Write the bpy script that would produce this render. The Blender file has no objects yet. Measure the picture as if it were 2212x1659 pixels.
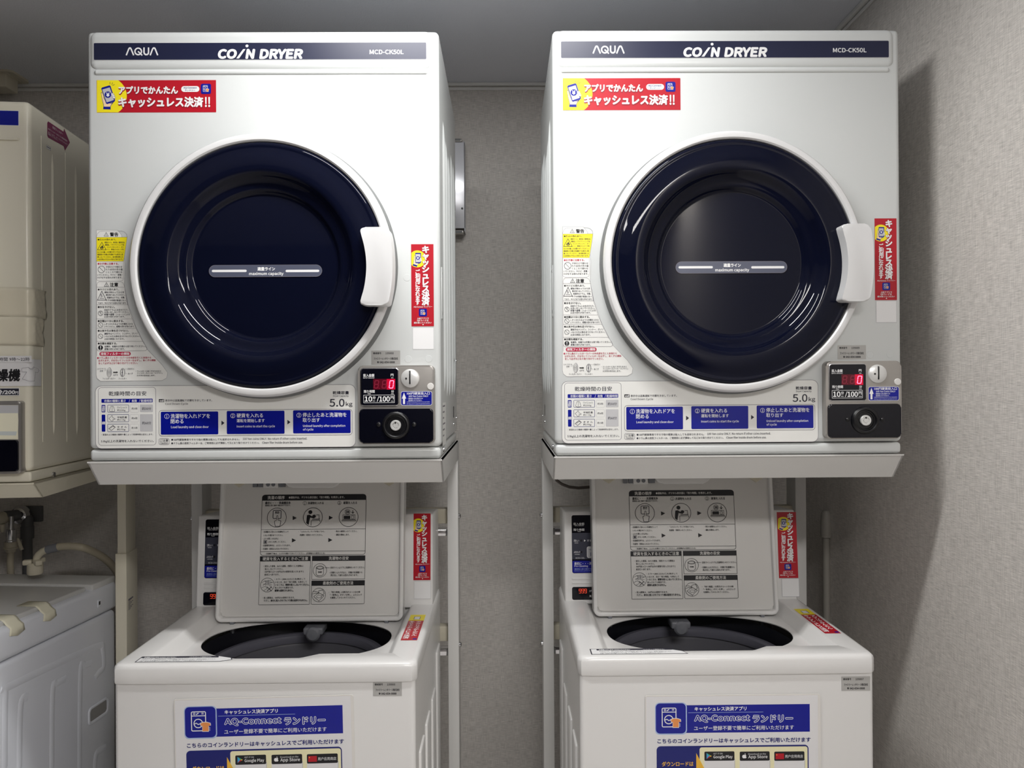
import bpy, bmesh, math, os
from mathutils import Vector, Matrix

# ------------------------------------------------------------------ camera, world, lights
SC = bpy.context.scene
COL = SC.collection
CZ = 1.32                                    # lens height above the floor
F, CX, CY = 1661.0, 1106.0, 829.5            # focal length and centre in pixels of a 2212x1659 frame
YAW, PITCH, ROLL = 0.0096, 0.00138, 0.00625
X1 = Vector((math.cos(YAW), -math.sin(YAW), 0))
Y1 = Vector((math.sin(YAW), math.cos(YAW), 0))
Z1 = Vector((0, 0, 1))
FW = Y1 * math.cos(PITCH) + Z1 * math.sin(PITCH)
Z2 = Z1 * math.cos(PITCH) - Y1 * math.sin(PITCH)
RT = X1 * math.cos(ROLL) - Z2 * math.sin(ROLL)
UP = X1 * math.sin(ROLL) + Z2 * math.cos(ROLL)
EYE = Vector((0, 0, CZ))
cam = bpy.data.cameras.new('camera')
cam_o = bpy.data.objects.new('camera', cam)
COL.objects.link(cam_o)
cam.sensor_width = 36.0
cam.lens = F / 2212.0 * 36.0
cam.clip_start = 0.02
m = Matrix((RT, UP, -FW)).transposed().to_4x4()
m.translation = EYE
cam_o.matrix_world = m
SC.camera = cam_o

SC.view_settings.view_transform = 'Standard'
SC.view_settings.look = 'None'
SC.view_settings.gamma = 1.0
SC.view_settings.exposure = 0.0
SC.view_settings.use_curve_mapping = False

world = bpy.data.worlds.new('world')
SC.world = world
world.use_nodes = True
world.node_tree.nodes['Background'].inputs[0].default_value = (0.5, 0.52, 0.56, 1)
world.node_tree.nodes['Background'].inputs[1].default_value = 0.3

YW = 2.18                                    # back wall
XW = 0.815                                  # right wall
ZC = CZ + 0.856                             # ceiling


def lamp(name, loc, size, power, color=(1.0, 0.995, 0.985), size_y=0.1):
    l = bpy.data.lights.new(name, 'AREA')
    l.shape = 'RECTANGLE'
    l.size = size
    l.size_y = size_y
    l.energy = power
    l.color = color
    o = bpy.data.objects.new(name, l)
    o.location = loc
    COL.objects.link(o)
    return o


lamp('ceiling_lamp', (-0.08, 1.02, ZC - 0.012), 0.6, 11.6, size_y=0.07)
lamp('rear_fill_light', (0.4, -0.6, ZC - 0.012), 0.8, 30.0, (1.0, 0.975, 0.955), size_y=0.30)  # added fill light behind the camera, evens out the machine fronts


# ------------------------------------------------------------------ materials
def srgb(r, g, b):
    f = lambda c: (c / 255 / 12.92) if c <= 10 else ((c / 255 + 0.055) / 1.055) ** 2.4
    return (f(r), f(g), f(b))


MATS = {}


def mat(name, rgb, rough=0.5, metal=0.0, spec=0.5, bump=0.0, bscale=400.0, var=0.0, emit=None, estr=0.0, coat=0.0):
    if name in MATS:
        return MATS[name]
    mt = bpy.data.materials.new(name)
    mt.use_nodes = True
    nt = mt.node_tree
    b = nt.nodes['Principled BSDF']
    c = srgb(*rgb) + (1,)
    b.inputs['Base Color'].default_value = c
    b.inputs['Roughness'].default_value = rough
    b.inputs['Metallic'].default_value = metal
    b.inputs['Specular IOR Level'].default_value = spec
    b.inputs['Coat Weight'].default_value = coat
    b.inputs['Coat Roughness'].default_value = 0.05
    if emit:
        b.inputs['Emission Color'].default_value = srgb(*emit) + (1,)
        b.inputs['Emission Strength'].default_value = estr
    if bump or var:
        tc = nt.nodes.new('ShaderNodeTexCoord')
        nz = nt.nodes.new('ShaderNodeTexNoise')
        nz.inputs['Scale'].default_value = bscale
        nz.inputs['Detail'].default_value = 3
        nt.links.new(tc.outputs['Object'], nz.inputs['Vector'])
        if bump:
            bp = nt.nodes.new('ShaderNodeBump')
            bp.inputs['Strength'].default_value = bump
            bp.inputs['Distance'].default_value = 0.001
            nt.links.new(nz.outputs['Fac'], bp.inputs['Height'])
            nt.links.new(bp.outputs['Normal'], b.inputs['Normal'])
        if var:
            mx = nt.nodes.new('ShaderNodeMix')
            mx.data_type = 'RGBA'
            mx.inputs[6].default_value = tuple(x * (1 - var) for x in c[:3]) + (1,)
            mx.inputs[7].default_value = tuple(min(1, x * (1 + var)) for x in c[:3]) + (1,)
            nt.links.new(nz.outputs['Fac'], mx.inputs[0])
            nt.links.new(mx.outputs[2], b.inputs['Base Color'])
    MATS[name] = mt
    return mt


def woven(name, rgb):
    mt = bpy.data.materials.new(name)
    mt.use_nodes = True
    nt = mt.node_tree
    b = nt.nodes['Principled BSDF']
    b.inputs['Roughness'].default_value = 0.75
    b.inputs['Specular IOR Level'].default_value = 0.25
    tc = nt.nodes.new('ShaderNodeTexCoord')

    def threads(scale, det=2):
        mp = nt.nodes.new('ShaderNodeMapping')
        mp.inputs['Scale'].default_value = scale
        nz = nt.nodes.new('ShaderNodeTexNoise')
        nz.inputs['Scale'].default_value = 1.0
        nz.inputs['Detail'].default_value = det
        nt.links.new(tc.outputs['Object'], mp.inputs['Vector'])
        nt.links.new(mp.outputs['Vector'], nz.inputs['Vector'])
        return nz.outputs['Fac']
    h = threads((55, 55, 1000))
    v = threads((850, 850, 42))
    g = threads((60, 60, 60), 4)

    def mth(op, a, bb):
        n = nt.nodes.new('ShaderNodeMath')
        n.operation = op
        for i, x in enumerate((a, bb)):
            if isinstance(x, (int, float)):
                n.inputs[i].default_value = x
            else:
                nt.links.new(x, n.inputs[i])
        return n.outputs[0]
    s = mth('ADD', mth('MULTIPLY', h, 0.54), mth('MULTIPLY', v, 0.36))
    s = mth('ADD', s, mth('MULTIPLY', g, 0.10))
    ramp = nt.nodes.new('ShaderNodeMapRange')
    ramp.inputs['From Min'].default_value = 0.33
    ramp.inputs['From Max'].default_value = 0.67
    nt.links.new(s, ramp.inputs['Value'])
    c = srgb(*rgb)
    mx = nt.nodes.new('ShaderNodeMix')
    mx.data_type = 'RGBA'
    mx.inputs[6].default_value = tuple(x * 0.70 for x in c) + (1,)
    mx.inputs[7].default_value = tuple(x * 1.27 for x in c) + (1,)
    nt.links.new(ramp.outputs[0], mx.inputs[0])
    nt.links.new(mx.outputs[2], b.inputs['Base Color'])
    bp = nt.nodes.new('ShaderNodeBump')
    bp.inputs['Strength'].default_value = 0.55
    bp.inputs['Distance'].default_value = 0.0012
    nt.links.new(s, bp.inputs['Height'])
    nt.links.new(bp.outputs['Normal'], b.inputs['Normal'])
    return mt


WALLPAPER = woven('woven_wallpaper', (211, 206, 200))
CEIL = mat('ceiling_vinyl', (240, 243, 252), 0.42, bump=1.0, bscale=260)
DARKW = mat('unseen_wall_dark', (58, 54, 54), 0.6, var=0.1, bscale=12)  # unseen walls made dark to cut bounce light and deepen the shadows
FLOOR = mat('floor_vinyl', (214, 210, 206), 0.5, var=0.1, bscale=30)
TRIM = mat('trim_plastic', (236, 235, 232), 0.4)
WHITE = mat('white_enamel', (214, 217, 216), 0.2, bump=0.03, bscale=900)
WHITE2 = mat('white_plastic', (221, 221, 221), 0.28)
WASH = mat('washer_white', (229, 228, 226), 0.24)
LIDIN = mat('lid_inner_plastic', (224, 222, 218), 0.4)
RACK = mat('rack_paint', (216, 215, 212), 0.3)
GASKET = mat('door_gasket_grey', (120, 122, 122), 0.6)
GLASS = mat('door_glass_dark', (11, 14, 31), 0.03, spec=0.22)
NAVYG = mat('header_navy', (19, 25, 58), 0.38, spec=0.6)
BEIGE = mat('beige_enamel', (230, 225, 207), 0.26)
BEIGER = mat('beige_rack', (232, 226, 206), 0.35)
OLDW = mat('old_washer_plastic', (230, 233, 240), 0.33)
OLDLID = mat('old_washer_lid', (212, 212, 210), 0.3)
STEEL = mat('brushed_plate', (172, 168, 163), 0.34, metal=0.6, bump=0.03, bscale=2600)
KEYM = mat('key_metal', (222, 222, 220), 0.3, metal=0.35)
CHROME = mat('chrome', (210, 210, 212), 0.12, metal=1.0)
BLACKG = mat('black_gloss', (8, 9, 20), 0.1)
BLACKP = mat('black_plastic', (14, 14, 18), 0.3)
TUBM = mat('tub_dark', (104, 104, 114), 0.35)
TUBD = mat('tub_black', (20, 21, 28), 0.4)
GREYP = mat('grey_plastic', (120, 122, 128), 0.4)
PIPEG = mat('pipe_grey', (92, 92, 94), 0.5)
PIPEW = mat('pipe_offwhite', (150, 146, 138), 0.5)
HOSE = mat('hose_beige', (176, 168, 148), 0.45)
CREAMP = mat('cream_plastic', (205, 198, 178), 0.4)
TAPE = mat('masking_tape', (240, 236, 212), 0.6)
CABLE = mat('cable_brown', (88, 80, 74), 0.5)
CLEARP = mat('old_tape_plastic', (224, 217, 196), 0.16)
# inks
K = mat('ink_black', (22, 22, 26), 0.5)
KB = mat('ink_charcoal', (34, 34, 50), 0.5)
W = mat('ink_white', (238, 238, 238), 0.45)
LW = mat('label_white', (235, 235, 231), 0.4)
RED = mat('ink_red', (182, 16, 36), 0.35)
DRED = mat('ink_dark_red', (142, 14, 32), 0.4)
CRIM = mat('ink_crimson', (186, 22, 66), 0.4)
YEL = mat('ink_yellow', (250, 232, 30), 0.4)
BLUE = mat('ink_blue', (4, 18, 142), 0.3)
NAVY = mat('ink_navy', (16, 26, 110), 0.35)
LBLUE = mat('ink_light_blue', (170, 190, 225), 0.35)
GREY = mat('ink_grey', (196, 196, 198), 0.45)
LINE = mat('ink_line_grey', (120, 116, 124), 0.5)
SILV = mat('label_silver', (188, 187, 184), 0.32, metal=0.25)
PILL = mat('label_smoke', (84, 88, 106), 0.3)
SKIN = mat('ink_skin', (250, 218, 176), 0.45)
ORANGE = mat('ink_orange', (236, 150, 84), 0.45)
GOLD = mat('ink_gold', (240, 186, 60), 0.4)
CREAM = mat('ink_cream', (238, 232, 190), 0.45)
PURP = mat('ink_purple', (128, 36, 84), 0.4)
GREEN = mat('ink_green', (60, 170, 110), 0.4)
CYAN = mat('ink_cyan', (60, 160, 220), 0.4)
LEDOFF = mat('led_window', (74, 4, 24), 0.25, emit=(150, 0, 34), estr=0.10)
LEDG = mat('led_glow_window', (150, 6, 40), 0.25, emit=(225, 0, 50), estr=0.5)
LEDGHOST = mat('led_segment_off', (120, 30, 52), 0.3, emit=(150, 20, 50), estr=0.25)
LED = mat('led_segment', (255, 120, 160), 0.3, emit=(255, 110, 150), estr=2.6)
LEDR = mat('led_red_dim', (210, 70, 50), 0.3, emit=(225, 70, 40), estr=0.8)
PAPER = mat('paper_white', (228, 227, 228), 0.55)
LAMI = mat('laminate', (226, 223, 218), 0.15)


# ------------------------------------------------------------------ geometry helpers
def at(px, py, Y):
    """the point of the room seen at a picture position, on the plane y = Y"""
    d = FW + RT * ((px - CX) / F) + UP * ((CY - py) / F)
    return EYE + d * (Y / d.y)


class MB:
    def __init__(self):
        self.v, self.f, self.m = [], [], []

    def add(self, vs, fs, mi=0):
        o = len(self.v)
        self.v += [tuple(p) for p in vs]
        self.f += [tuple(i + o for i in q) for q in fs]
        self.m += [mi] * len(fs)

    def addbm(self, bm, mi=0, mtx=None):
        bm.verts.index_update()
        vs = [(mtx @ v.co) if mtx else v.co.copy() for v in bm.verts]
        self.add(vs, [[v.index for v in f.verts] for f in bm.faces], mi)
        bm.free()

    def box(self, x0, x1, y0, y1, z0, z1, r=0.0, seg=3, mi=0, mtx=None):
        bm = bmesh.new()
        bmesh.ops.create_cube(bm, size=1)
        for v in bm.verts:
            v.co = Vector(((x0 + x1) / 2 + v.co.x * (x1 - x0), (y0 + y1) / 2 + v.co.y * (y1 - y0), (z0 + z1) / 2 + v.co.z * (z1 - z0)))
        if r > 0:
            bmesh.ops.bevel(bm, geom=bm.edges[:], offset=r, segments=seg, profile=0.5, affect='EDGES')
        self.addbm(bm, mi, mtx)

    def plate(self, poly, y0, y1, r=0.0, seg=3, mi=0, fr=None):
        """polygon (a, b) extruded from depth y0 (front) to y1 (back); front rim rounded"""
        if fr is None:
            fr = lambda a, y, b: Vector((a, y, b))
        bm = bmesh.new()
        ft = [bm.verts.new((a, y0, b)) for a, b in poly]
        bk = [bm.verts.new((a, y1, b)) for a, b in poly]
        face = bm.faces.new(ft)
        bm.faces.new(bk[::-1])
        n = len(poly)
        for i in range(n):
            bm.faces.new((ft[i], bk[i], bk[(i + 1) % n], ft[(i + 1) % n]))
        if r > 0:
            bmesh.ops.bevel(bm, geom=list(face.edges), offset=r, segments=seg, profile=0.5, affect='EDGES')
        bmesh.ops.recalc_face_normals(bm, faces=bm.faces[:])
        for v in bm.verts:
            v.co = fr(*v.co)
        self.addbm(bm, mi)

    def lathe(self, prof, c, ax=(0, -1, 0), n=96, mi=0):
        ax = Vector(ax).normalized()
        u = ax.orthogonal().normalized()
        w = ax.cross(u)
        c = Vector(c)
        vs, fs = [], []
        for r, h in prof:
            for i in range(n):
                t = 2 * math.pi * i / n
                vs.append(c + ax * h + (u * math.cos(t) + w * math.sin(t)) * max(r, 1e-5))
        for j in range(len(prof) - 1):
            for i in range(n):
                k = (i + 1) % n
                fs.append((j * n + i, j * n + k, (j + 1) * n + k, (j + 1) * n + i))
        self.add(vs, fs, mi)

    def loops(self, lps, mi=0, cap=True):
        n = len(lps[0])
        vs = [p for lp in lps for p in lp]
        fs = [(j * n + i, j * n + (i + 1) % n, (j + 1) * n + (i + 1) % n, (j + 1) * n + i) for j in range(len(lps) - 1) for i in range(n)]
        if cap:
            fs.append(tuple((len(lps) - 1) * n + i for i in range(n)))
        self.add(vs, fs, mi)

    def dome(self, x0, z0, x1, z1, r, prof, y=0.0):
        """soft swelling on a front: prof lists (inset, height)"""
        self.loops([[(a, y - h, b) for a, b in rr(x0 + i, z0 + i, x1 - i, z1 - i, max(r - i, .0008), 8)] for i, h in prof])

    def tube(self, pts, r, n=14, mi=0, caps=True):
        pts = [Vector(p) for p in pts]
        rs = r if isinstance(r, (list, tuple)) else [r] * len(pts)
        vs, fs = [], []
        t0 = (pts[1] - pts[0]).normalized()
        u = t0.orthogonal().normalized()
        for i, p in enumerate(pts):
            t = (pts[min(i + 1, len(pts) - 1)] - pts[max(i - 1, 0)]).normalized()
            u = (u - t * u.dot(t)).normalized()
            w = t.cross(u)
            for k in range(n):
                a = 2 * math.pi * k / n
                vs.append(p + (u * math.cos(a) + w * math.sin(a)) * rs[i])
        for j in range(len(pts) - 1):
            for k in range(n):
                q = (k + 1) % n
                fs.append((j * n + k, j * n + q, (j + 1) * n + q, (j + 1) * n + k))
        if caps:
            fs.append(tuple(range(n))[::-1])
            fs.append(tuple((len(pts) - 1) * n + k for k in range(n)))
        self.add(vs, fs, mi)

    def build(self, name, mats, parent=None, smooth=True, angle=32):
        me = bpy.data.meshes.new(name)
        me.from_pydata(self.v, [], self.f)
        for mm in (mats if isinstance(mats, (list, tuple)) else [mats]):
            me.materials.append(mm)
        me.polygons.foreach_set('material_index', self.m)
        if smooth:
            me.polygons.foreach_set('use_smooth', [True] * len(me.polygons))
            me.set_sharp_from_angle(angle=math.radians(angle))
        me.update()
        o = bpy.data.objects.new(name, me)
        COL.objects.link(o)
        o.parent = parent
        return o


def smooth_path(pts, k=5, closed=False):
    pts = [Vector(p) for p in pts]
    n = len(pts)
    out = []
    for i in range(n if closed else n - 1):
        if closed:
            p0, p1, p2, p3 = pts[i - 1], pts[i], pts[(i + 1) % n], pts[(i + 2) % n]
        else:
            p0, p1, p2, p3 = pts[max(i - 1, 0)], pts[i], pts[i + 1], pts[min(i + 2, n - 1)]
        for j in range(k):
            t = j / k
            out.append(.5 * ((2 * p1) + (p2 - p0) * t + (2 * p0 - 5 * p1 + 4 * p2 - p3) * t * t + (3 * p1 - p0 - 3 * p2 + p3) * t ** 3))
    if not closed:
        out.append(pts[-1])
    return out


def one(name, mt, parent, fn, *a, **k):
    b = MB()
    getattr(b, fn)(*a, **k)
    return b.build(name, mt, parent)


def rr(x0, y0, x1, y1, r, n=6):
    r = min(r, abs(x1 - x0) / 2 - 1e-6, abs(y1 - y0) / 2 - 1e-6)
    if r <= 0:
        return [(x0, y0), (x1, y0), (x1, y1), (x0, y1)]
    out = []
    for cx, cy, a0 in ((x1 - r, y0 + r, -90), (x1 - r, y1 - r, 0), (x0 + r, y1 - r, 90), (x0 + r, y0 + r, 180)):
        for i in range(n + 1):
            t = math.radians(a0 + 90 * i / n)
            out.append((cx + r * math.cos(t), cy + r * math.sin(t)))
    return out


def thing(name, label, cat, loc=(0, 0, 0), rz=0.0, group=None):
    o = bpy.data.objects.new(name, None)
    o.empty_display_size = 0.05
    COL.objects.link(o)
    o.location = loc
    o.rotation_euler = (0, 0, rz)
    tag(o, label, cat, group)
    return o


def tag(o, label, cat, group=None):
    o['label'] = label
    o['category'] = cat
    if group:
        o['group'] = group


def struct(name, b, mt):
    o = b.build(name, mt, None, smooth=False)
    o['kind'] = 'structure'
    return o


def dup(root, loc, rz, label):
    r = root.copy()
    COL.objects.link(r)
    r.location = loc
    r.rotation_euler = (0, 0, rz)
    r['label'] = label
    for ch in list(root.children):
        c = ch.copy()
        COL.objects.link(c)
        c.parent = r
        for g in list(ch.children):
            d = g.copy()
            COL.objects.link(d)
            d.parent = c
    return r


def mtx(o):
    return Matrix.Translation(o.location) @ o.rotation_euler.to_matrix().to_4x4()


# ------------------------------------------------------------------ printing: flat lettering and marks on labels
def _font():
    try:
        p = os.path.join(bpy.utils.system_resource('DATAFILES', path='fonts'), 'Noto Sans CJK Regular.woff2')
        return bpy.data.fonts.load(p)
    except Exception:
        return None


FONT = _font()
FSCALE = 2.67 if FONT else 1.0           # the CJK face is smaller per unit than the built-in one
_TXT = {}


def prepare(strings):
    todo = []
    for s in strings:
        if s in _TXT:
            continue
        c = bpy.data.curves.new('txt', 'FONT')
        c.body = s
        c.resolution_u = 5 if s.isascii() and len(s) < 11 else 2
        c.size = 1.0
        if FONT and s.isascii():
            c.font = FONT
        o = bpy.data.objects.new('txt', c)
        COL.objects.link(o)
        todo.append((s, o))
    if not todo:
        return
    bpy.context.view_layer.update()
    dg = bpy.context.evaluated_depsgraph_get()
    for s, o in todo:
        ev = o.evaluated_get(dg)
        me = ev.to_mesh()
        k = FSCALE if s.isascii() else 1.0
        _TXT[s] = ([(v.co.x * k, v.co.y * k) for v in me.vertices], [tuple(p.vertices) for p in me.polygons])
        ev.to_mesh_clear()
    for s, o in todo:
        c = o.data
        bpy.data.objects.remove(o)
        bpy.data.curves.remove(c)


PENDING = []


class Print:
    """Marks on a flat label. Positions are read off the photograph (zoom frame ox, oy, k) and turned into
    millimetres on the label's own plane (origin O, right U, up V, in the coordinates of the thing)."""
    STEP = 1.1e-5

    def __init__(self, root, O=(0, 0, 0), U=(1, 0, 0), V=(0, 0, 1)):
        mw = mtx(root) if root else Matrix()
        self.root = root
        self.O, self.U, self.V = Vector(O), Vector(U).normalized(), Vector(V).normalized()
        self.N = self.U.cross(self.V)
        self.Ow, self.Uw, self.Vw = mw @ self.O, mw.to_3x3() @ self.U, mw.to_3x3() @ self.V
        self.Nw = self.Uw.cross(self.Vw)
        self.ops = []
        self.lv = 1.0
        self.zoom(0, 0, 1)

    def zoom(self, ox, oy, k):
        self.ox, self.oy, self.k = ox, oy, k
        return self

    def M(self, x, y):
        d = FW + RT * ((self.ox + x * self.k - CX) / F) + UP * ((CY - self.oy - y * self.k) / F)
        t = (self.Ow - EYE).dot(self.Nw) / d.dot(self.Nw)
        p = EYE + d * t - self.Ow
        return p.dot(self.Uw), p.dot(self.Vw)

    def S(self, x, y):
        e = 4.0
        a, b = self.M(x - e, y), self.M(x + e, y)
        c, d = self.M(x, y - e), self.M(x, y + e)
        return (b[0] - a[0]) / (2 * e), (c[1] - d[1]) / (2 * e)

    def put(self, vs, fs, mt, z=None):
        self.ops.append((vs, fs, mt, self.lv if z is None else z))

    def local(self, x0, y0, x1, y1):
        x, y = (x0 + x1) / 2, (y0 + y1) / 2
        c = self.M(x, y)
        s = self.S(x, y)
        hw, hh = (x1 - x0) / 2 * s[0], (y1 - y0) / 2 * s[1]
        hh = abs(hh)
        return c[0] - hw, c[1] - hh, c[0] + hw, c[1] + hh, s[0]

    def rect(self, x0, y0, x1, y1, mt, r=0):
        a, b, c, d, s = self.local(x0, y0, x1, y1)
        p = rr(a, b, c, d, r * s, 5)
        self.lv += 1
        self.put(p, [tuple(range(len(p)))], mt)

    def frame(self, x0, y0, x1, y1, w, mt, r=0):
        a, b, c, d, s = self.local(x0, y0, x1, y1)
        w *= s
        p = rr(a, b, c, d, max(r, 0.01) * s, 5)
        q = rr(a + w, b + w, c - w, d - w, max(max(r, 0.01) * s - w, 1e-5), 5)
        n = len(p)
        self.lv += 1
        self.put(p + q, [(i, (i + 1) % n, n + (i + 1) % n, n + i) for i in range(n)], mt)

    def poly(self, pts, mt):
        self.lv += 1
        self.put([self.M(*p) for p in pts], [tuple(range(len(pts)))], mt)

    def ell(self, cx, cy, rx, ry, mt, n=28):
        self.poly([(cx + rx * math.cos(2 * math.pi * i / n), cy + ry * math.sin(2 * math.pi * i / n)) for i in range(n)], mt)

    def ring(self, cx, cy, rx, ry, w, mt, n=32):
        vs = [self.M(cx + q * math.cos(2 * math.pi * i / n) * rx / rx, cy) for q in () for i in range(n)]
        for d in (0, w):
            vs += [self.M(cx + (rx - d) * math.cos(2 * math.pi * i / n), cy + (ry - d) * math.sin(2 * math.pi * i / n)) for i in range(n)]
        self.lv += 1
        self.put(vs, [(i, (i + 1) % n, n + (i + 1) % n, n + i) for i in range(n)], mt)

    def line(self, pts, w, mt, closed=False):
        self.lv += 1
        h = w / 2
        P = list(pts) + ([pts[0]] if closed else [])
        for j, ((x0, y0), (x1, y1)) in enumerate(zip(P[:-1], P[1:])):
            dx, dy = x1 - x0, y1 - y0
            L = math.hypot(dx, dy) or 1
            dx, dy = dx / L * h, dy / L * h
            q = [(x0 - dx - dy, y0 - dy + dx), (x0 - dx + dy, y0 - dy - dx), (x1 + dx + dy, y1 + dy - dx), (x1 + dx - dy, y1 + dy + dx)]
            self.put([self.M(*p) for p in q], [(0, 1, 2, 3)], mt, self.lv + .12 * (j % 6))

    def text(self, s, x0, x1, yc, h, mt, bold=0.0, shear=0.0, z=None):
        """lettering fitted between x0 and x1, centred on height yc, h tall"""
        if bold >= .03:
            self.lv += 1
        self.ops.append(('T', s, x0, x1, yc, h, mt, bold, shear, self.lv + 1, (self.ox, self.oy, self.k)))
        if bold >= .03:
            self.lv += 1

    def glyph(self, s, cx, cy, size, mt, bold=0.0):
        self.ops.append(('G', s, cx, cy, size, 0, mt, bold, 0, self.lv + 1, (self.ox, self.oy, self.k)))

    def strings(self):
        return [o[1] for o in self.ops if isinstance(o[0], str)]

    def build(self, name, parent=None):
        """the object exists at once; its lettering is filled in when all strings are known (print_all)"""
        me = bpy.data.meshes.new(name)
        o = bpy.data.objects.new(name, me)
        COL.objects.link(o)
        o.parent = parent if parent is not None else self.root
        PENDING.append((self, me))
        return o

    def fill(self, me):
        mats, V, FA, MI = [], [], [], []

        def emit(vs, fs, mt, lv):
            if mt not in mats:
                mats.append(mt)
            o = len(V)
            V.extend(self.O + self.U * a + self.V * b + self.N * (0.0003 + lv * self.STEP) for a, b in vs)
            FA.extend(tuple(i + o for i in q) for q in fs)
            MI.extend([mats.index(mt)] * len(fs))
        for op in self.ops:
            if not isinstance(op[0], str):
                emit(*op)
                continue
            self.zoom(*op[10])
            vs, fs = _TXT[op[1]]
            if not vs:
                continue
            xs = [p[0] for p in vs]
            ys = [p[1] for p in vs]
            lo, hi, bo, to = min(xs), max(xs), min(ys), max(ys)
            if op[0] == 'T':
                _, s, x0, x1, yc, h, mt, bold, shear, lv, _z = op
                c = self.M((x0 + x1) / 2, yc)
                S = self.S((x0 + x1) / 2, yc)
                sx = (x1 - x0) * S[0] / max(hi - lo, 1e-6)
                sy = h * S[1] / max(to - bo, 1e-6)
                mx_, my_ = (lo + hi) / 2, (bo + to) / 2
                em = sy
            else:
                _, s, cx, cy, size, _h, mt, bold, shear, lv, _z = op
                c = self.M(cx, cy)
                S = self.S(cx, cy)
                sx = sy = em = size * S[0] * 1.05
                mx_, my_ = ((lo + hi) / 2, 0.36)
            base = [((x - mx_) * sx + (y - my_) * sy * shear, (y - my_) * sy) for x, y in vs]
            if bold:
                d = bold * em
                for j, (ex, ey) in enumerate(((1, 0), (-1, 0), (0, 1), (0, -1), (.7, .7), (-.7, .7), (.7, -.7), (-.7, -.7))):
                    emit([(c[0] + a + ex * d, c[1] + b + ey * d) for a, b in base], fs, mt, lv + 0.1 * j)
            emit([(c[0] + a, c[1] + b) for a, b in base], fs, mt, lv)
        me.from_pydata([tuple(p) for p in V], [], FA)
        for mm in mats:
            me.materials.append(mm)
        me.polygons.foreach_set('material_index', MI)
        me.update()


def print_all():
    prepare({t: 1 for p, me in PENDING for t in p.strings()})
    for p, me in PENDING:
        p.fill(me)


def app_icon(p, x0, y0, x1, y1, edge=None):
    w = x1 - x0
    X = lambda t: x0 + t * w
    Y = lambda t: y0 + t * (y1 - y0)
    if edge:
        p.rect(x0, y0, x1, y1, edge, w * .14)
        p.rect(X(.025), Y(.025), X(.965), Y(.965), BLUE, w * .13)
    else:
        p.rect(x0, y0, x1, y1, BLUE, w * .16)
    p.frame(X(.21), Y(.16), X(.67), Y(.77), w * .028, W, w * .05)
    p.rect(X(.21), Y(.285), X(.67), Y(.31), W)
    p.ring(X(.31), Y(.235), w * .035, w * .035, w * .018, W, 12)
    p.line([(X(.38), Y(.25)), (X(.43), Y(.22))], w * .03, W)
    p.rect(X(.53), Y(.205), X(.60), Y(.22), W)
    p.rect(X(.53), Y(.235), X(.60), Y(.25), W)
    p.ring(X(.43), Y(.53), w * .145, w * .145, w * .028, W)
    p.line([(X(.30), Y(.55)), (X(.37), Y(.52)), (X(.43), Y(.56)), (X(.52), Y(.53))], w * .025, W)
    sh = [(.50, .53), (.59, .50), (.69, .50), (.79, .53), (.80, .60), (.74, .61), (.74, .77), (.56, .77), (.56, .61), (.51, .60)]
    p.poly([(X(.645 + (a - .645) * 1.12), Y(.635 + (b - .635) * 1.12)) for a, b in sh], W)
    p.poly([(X(a), Y(b)) for a, b in sh], ORANGE)
    for t in (.66, .70, .74):
        p.line([(X(.75), Y(t)), (X(.79), Y(t))], w * .012, W)


def phone(p, T):
    """a hand holding a phone with a yen mark; T maps the drawing to the label"""
    P = lambda pts: [T(*q) for q in pts]
    p.poly(P([(192, 755), (205, 752), (215, 800), (250, 860), (300, 868), (340, 850), (352, 812), (345, 845), (318, 875), (303, 895), (298, 915), (222, 915), (218, 885), (203, 830)]), NAVY)
    p.poly(P([(196, 760), (206, 760), (218, 810), (252, 868), (300, 874), (312, 872), (299, 892), (294, 912), (227, 912), (222, 882), (207, 828)]), SKIN)
    p.poly(P([(195, 712), (204, 700), (284, 676), (296, 682), (346, 836), (342, 850), (262, 880), (248, 874)]), BLUE)
    p.poly(P([(207, 722), (288, 698), (334, 836), (254, 862)]), GREY)
    x, y = T(268, 778)
    x2, _ = T(304, 778)
    r = abs(x2 - x) or 1
    p.ell(x, y, r, r, BLUE, 20)
    p.glyph('¥', x, y, r * 1.5, W, 0.05)
    for cx, cy in ((318, 772), (326, 790), (334, 808)):
        a, b = T(cx, cy)
        p.ell(a, b, r * .52, r * .32, NAVY, 14)
        p.ell(a, b, r * .45, r * .25, W, 14)
    p.poly(P([(220, 908), (297, 908), (299, 938), (217, 936)]), BLUE)


def tri_mark(p, cx, y0, y1, w, mt, lw, mark='!'):
    p.line([(cx, y0), (cx - w / 2, y1), (cx + w / 2, y1)], lw, mt, True)
    if mark:
        h = y1 - y0
        p.line([(cx, y0 + h * .38), (cx, y0 + h * .68)], lw, mt)
        p.ell(cx, y1 - h * .16, lw * .7, lw * .7, mt, 10)


def no_mark(p, cx, cy, r, mt, lw):
    p.ring(cx, cy, r, r, lw, mt, 26)
    q = r * .68
    p.line([(cx - q, cy - q), (cx + q, cy + q)], lw * .8, mt)


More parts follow.
